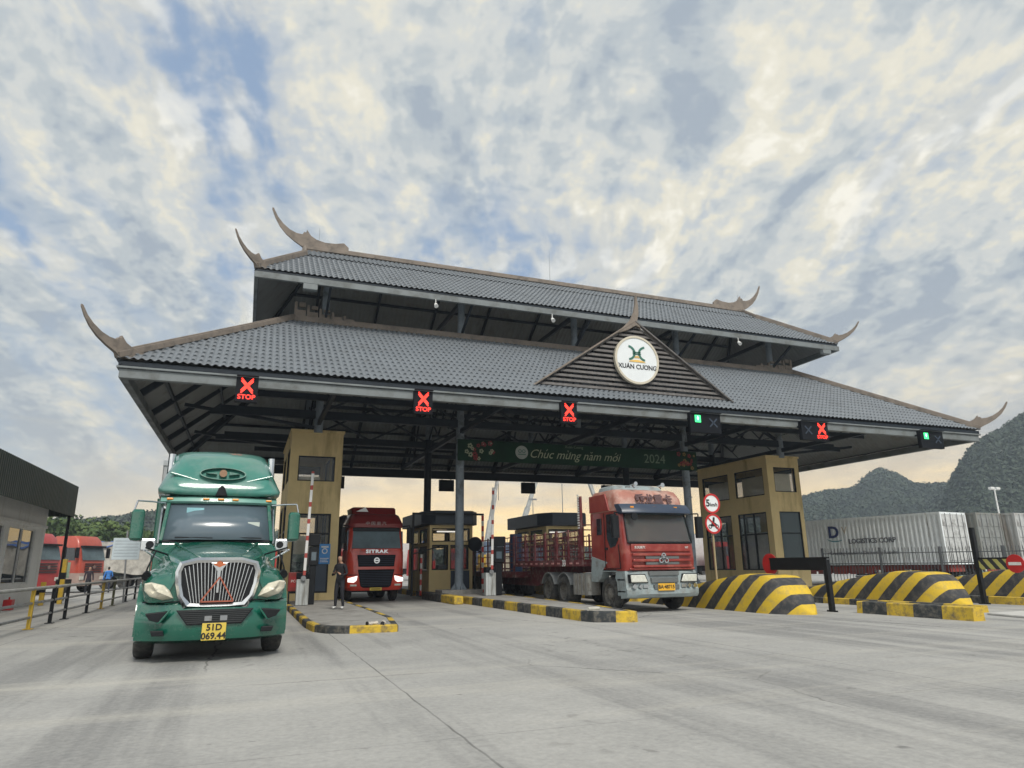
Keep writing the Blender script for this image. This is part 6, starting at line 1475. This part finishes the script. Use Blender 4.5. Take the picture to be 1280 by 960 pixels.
# low far tree belt behind the gate
bl=[]; rnd=random.Random(4)
for k in range(520):
    x=-20+190*rnd.random(); y=128+rnd.random()*14-x*.18; z=rnd.random()**1.5*(2.6+1.8*math.sin(x*.11)+1.2*math.sin(x*.37)); bl.append((Vector((x,y,z+.6)),1.3+rnd.random()))
o=cloud_of_leaves('tree_belt',bl,FOREST,None,26,.85,9); stuff(o); tag(o,'dark belt of bushes along the horizon behind the gate lanes','bushes')

# ---------------------------------------------------------------- sky
SUN_EL,SUN_AZ=R(48),R(177)   # azimuth clockwise from +Y
w_=bpy.data.worlds.new('World'); sc.world=w_; w_.use_nodes=True; nt=w_.node_tree; L=nt.links.new
bg=nt.nodes['Background']; bg.inputs['Strength'].default_value=.094
sky=_n(nt,'ShaderNodeTexSky',sky_type='NISHITA'); sky.sun_disc=False; sky.sun_elevation=SUN_EL; sky.sun_rotation=SUN_AZ; sky.dust_density=2; sky.air_density=1.2
tc=_n(nt,'ShaderNodeTexCoord'); nm=_n(nt,'ShaderNodeVectorMath',operation='NORMALIZE'); L(tc.outputs['Generated'],nm.inputs[0])
sx=_n(nt,'ShaderNodeSeparateXYZ'); L(nm.outputs[0],sx.inputs[0])
def M_(op,a,b=None,c=None,clamp=False):
    n=_n(nt,'ShaderNodeMath',operation=op,use_clamp=clamp)
    for i,x in enumerate((a,b,c)):
        if x is None: continue
        if isinstance(x,(int,float)): n.inputs[i].default_value=x
        else: L(x,n.inputs[i])
    return n.outputs[0]
zc=M_('MAXIMUM',sx.outputs['Z'],.0); zz=M_('ADD',zc,.30)
px=M_('DIVIDE',sx.outputs['X'],zz); py=M_('DIVIDE',sx.outputs['Y'],zz)
cv=_n(nt,'ShaderNodeCombineXYZ'); L(px,cv.inputs[0]); L(py,cv.inputs[1])
def wn(scale,det,rough,rot,sc3,off=(0,0,0),dist=0.,src=None):
    mp=_n(nt,'ShaderNodeMapping'); mp.inputs['Rotation'].default_value=(0,0,rot); mp.inputs['Location'].default_value=off
    L(src or cv.outputs[0],mp.inputs['Vector']); m2=_n(nt,'ShaderNodeMapping'); m2.inputs['Scale'].default_value=sc3; L(mp.outputs[0],m2.inputs['Vector'])
    n=_n(nt,'ShaderNodeTexNoise'); n.inputs['Scale'].default_value=scale; n.inputs['Detail'].default_value=det; n.inputs['Roughness'].default_value=rough; n.inputs['Distortion'].default_value=dist; L(m2.outputs[0],n.inputs['Vector']); return n
def ramp(f,pts,interp='EASE'):
    r=_n(nt,'ShaderNodeValToRGB'); cr=r.color_ramp; cr.interpolation=interp
    while len(cr.elements)<len(pts): cr.elements.new(.5)
    for e,(p,c) in zip(cr.elements,pts): e.position=p; e.color=(*c,1) if isinstance(c,tuple) else (c,c,c,1)
    L(f,r.inputs['Fac']); return r.outputs['Color']
def mix(f,a,b,mode='MIX'):
    x=_n(nt,'ShaderNodeMix',data_type='RGBA',blend_type=mode)
    for s,i in ((f,0),(a,6),(b,7)):
        if isinstance(s,(int,float)): x.inputs[i].default_value=s if i==0 else (s,s,s,1)
        elif isinstance(s,tuple): x.inputs[i].default_value=(*s,1)
        else: L(s,x.inputs[i])
    return x.outputs[2]
#SKYBEGIN
STREAK=R(16)
wob=wn(1.6,3,.5,0,(1,1,1),(2.2,.3,0))
wv=_n(nt,'ShaderNodeVectorMath',operation='MULTIPLY_ADD'); L(wob.outputs['Color'],wv.inputs[0]); wv.inputs[1].default_value=(.18,.18,0); L(cv.outputs[0],wv.inputs[2]); WP=wv.outputs[0]
big=wn(1.25,3,.5,STREAK,(1,.36,1),(1.1,9.3,0),.1,src=WP)
mid=wn(5.4,4,.5,STREAK,(1,.30,1),(6.3,3.1,0),.12,src=WP)
fine=wn(13,4,.5,STREAK,(1,.6,1),(7,2,0),.15,src=WP)
puff=wn(30,3,.5,STREAK,(1,.9,1),(1,9,0),.1,src=WP)
f=M_('MULTIPLY_ADD',big.outputs['Fac'],.44,M_('MULTIPLY_ADD',mid.outputs['Fac'],.46,M_('MULTIPLY_ADD',fine.outputs['Fac'],.16,M_('MULTIPLY',puff.outputs['Fac'],.05))))
cover=ramp(f,[(.44,.0),(.50,.65),(.56,1)])
gap=mix(.55,sky.outputs['Color'],(2.6,4.1,6.6))
gap=mix(.22,gap,(4.9,5.4,5.9))
warm=wn(4.2,5,.55,STREAK,(1,.34,1),(11,3,0),.15,src=WP)
f2=M_('MULTIPLY_ADD',warm.outputs['Fac'],.55,M_('MULTIPLY_ADD',mid.outputs['Fac'],-.30,M_('MULTIPLY_ADD',fine.outputs['Fac'],.40,M_('MULTIPLY',puff.outputs['Fac'],.22))))
# warm light is strongest towards the glow beyond the gate
dw=_n(nt,'ShaderNodeVectorMath',operation='DOT_PRODUCT'); L(nm.outputs[0],dw.inputs[0]); dw.inputs[1].default_value=Vector((.30,.68,.67)).normalized()
f2=M_('MULTIPLY_ADD',ramp(dw.outputs['Value'],[(.72,0),(.98,1)]),.07,f2)
cloud=ramp(f2,[(.36,(3.6,4.15,4.8)),(.43,(4.8,5.25,5.5)),(.49,(6.1,6.3,6.15)),(.56,(7.6,7.3,6.2)),(.63,(9.0,8.7,7.7))])
c=mix(cover,gap,cloud)
hz=ramp(zc,[(.0,1.),(.06,.85),(.16,.3),(.34,0.)],'LINEAR')
dt=_n(nt,'ShaderNodeVectorMath',operation='DOT_PRODUCT'); L(nm.outputs[0],dt.inputs[0]); dt.inputs[1].default_value=(math.sin(R(38)),math.cos(R(38)),0)
gd=ramp(dt.outputs['Value'],[(.5,0),(.93,1)])
lowg=ramp(zc,[(.03,1.),(.26,0.)],'LINEAR')
hc=mix(gd,(5.6,6.0,6.0),mix(lowg,(5.9,5.9,5.5),(14.5,10.,3.9)))
cb=_n(nt,'ShaderNodeCombineXYZ'); az_=M_('ARCTAN2',sx.outputs['X'],sx.outputs['Y']); L(M_('MULTIPLY',az_,2.6),cb.inputs[0]); L(M_('MULTIPLY',zc,20.),cb.inputs[1])
nb=_n(nt,'ShaderNodeTexNoise'); nb.inputs['Scale'].default_value=1.3; nb.inputs['Detail'].default_value=6; L(cb.outputs[0],nb.inputs['Vector'])
hc2=mix(ramp(nb.outputs['Fac'],[(.45,0),(.65,.4)]),hc,(5.4,5.5,5.5))
hc3=mix(ramp(nb.outputs['Fac'],[(.3,.5),(.42,0)]),hc2,(10.,9.0,6.2))
c=mix(hz,c,hc3)
#SKYEND
# sky behind and left of the camera is boosted, added fill for facing surfaces
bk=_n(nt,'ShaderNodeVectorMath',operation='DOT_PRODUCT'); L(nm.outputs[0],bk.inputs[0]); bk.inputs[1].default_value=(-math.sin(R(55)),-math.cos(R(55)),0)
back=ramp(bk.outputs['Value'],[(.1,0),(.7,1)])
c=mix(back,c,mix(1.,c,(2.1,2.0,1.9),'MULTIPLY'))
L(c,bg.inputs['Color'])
sun=bpy.data.lights.new('sun','SUN'); sun.energy=2.3; sun.use_shadow=True; sun.angle=R(17); sun.color=(1,.95,.86)
so=bpy.data.objects.new('sun',sun); col.objects.link(so)
sd=Vector((math.sin(SUN_AZ)*math.cos(SUN_EL),math.cos(SUN_AZ)*math.cos(SUN_EL),math.sin(SUN_EL))); so.rotation_euler=sd.to_track_quat('Z','Y').to_euler()
hb=MB().box(-330,-40,-1.,440,380,80).build('haze',None); stuff(hb)
hm=bpy.data.materials.new('haze_air'); hm.use_nodes=True; hn=hm.node_tree; hn.nodes.remove(hn.nodes['Principled BSDF'])
pv=hn.nodes.new('ShaderNodeVolumePrincipled'); pv.inputs['Color'].default_value=(.70,.80,.92,1); pv.inputs['Density'].default_value=.0008; pv.inputs['Anisotropy'].default_value=.2
hn.links.new(pv.outputs[0],hn.nodes['Material Output'].inputs['Volume']); hb.data.materials.clear(); hb.data.materials.append(hm)


# ---------------------------------------------------------------- camera
cam=bpy.data.cameras.new('camera'); co=bpy.data.objects.new('camera',cam); col.objects.link(co)
cam.sensor_width=36; cam.lens=850/1280*36; cam.clip_end=6000; cam.clip_start=.1
p_,r_,h_=R(14.9),R(.68),R(21)
Fv=Vector((math.sin(h_)*math.cos(p_),math.cos(h_)*math.cos(p_),math.sin(p_))); R0=Vector((math.cos(h_),-math.sin(h_),0)); U0=R0.cross(Fv)
Rv=R0*math.cos(r_)-U0*math.sin(r_); Uv=U0*math.cos(r_)+R0*math.sin(r_)
mw=Matrix((( Rv.x,Uv.x,-Fv.x,0),(Rv.y,Uv.y,-Fv.y,0),(Rv.z,Uv.z,-Fv.z,1.5),(0,0,0,1))); co.matrix_world=mw
sc.camera=co
sc.view_settings.view_transform='Standard'; sc.view_settings.look='None'; sc.view_settings.exposure=.25; sc.view_settings.gamma=1
sc.render.engine='CYCLES'
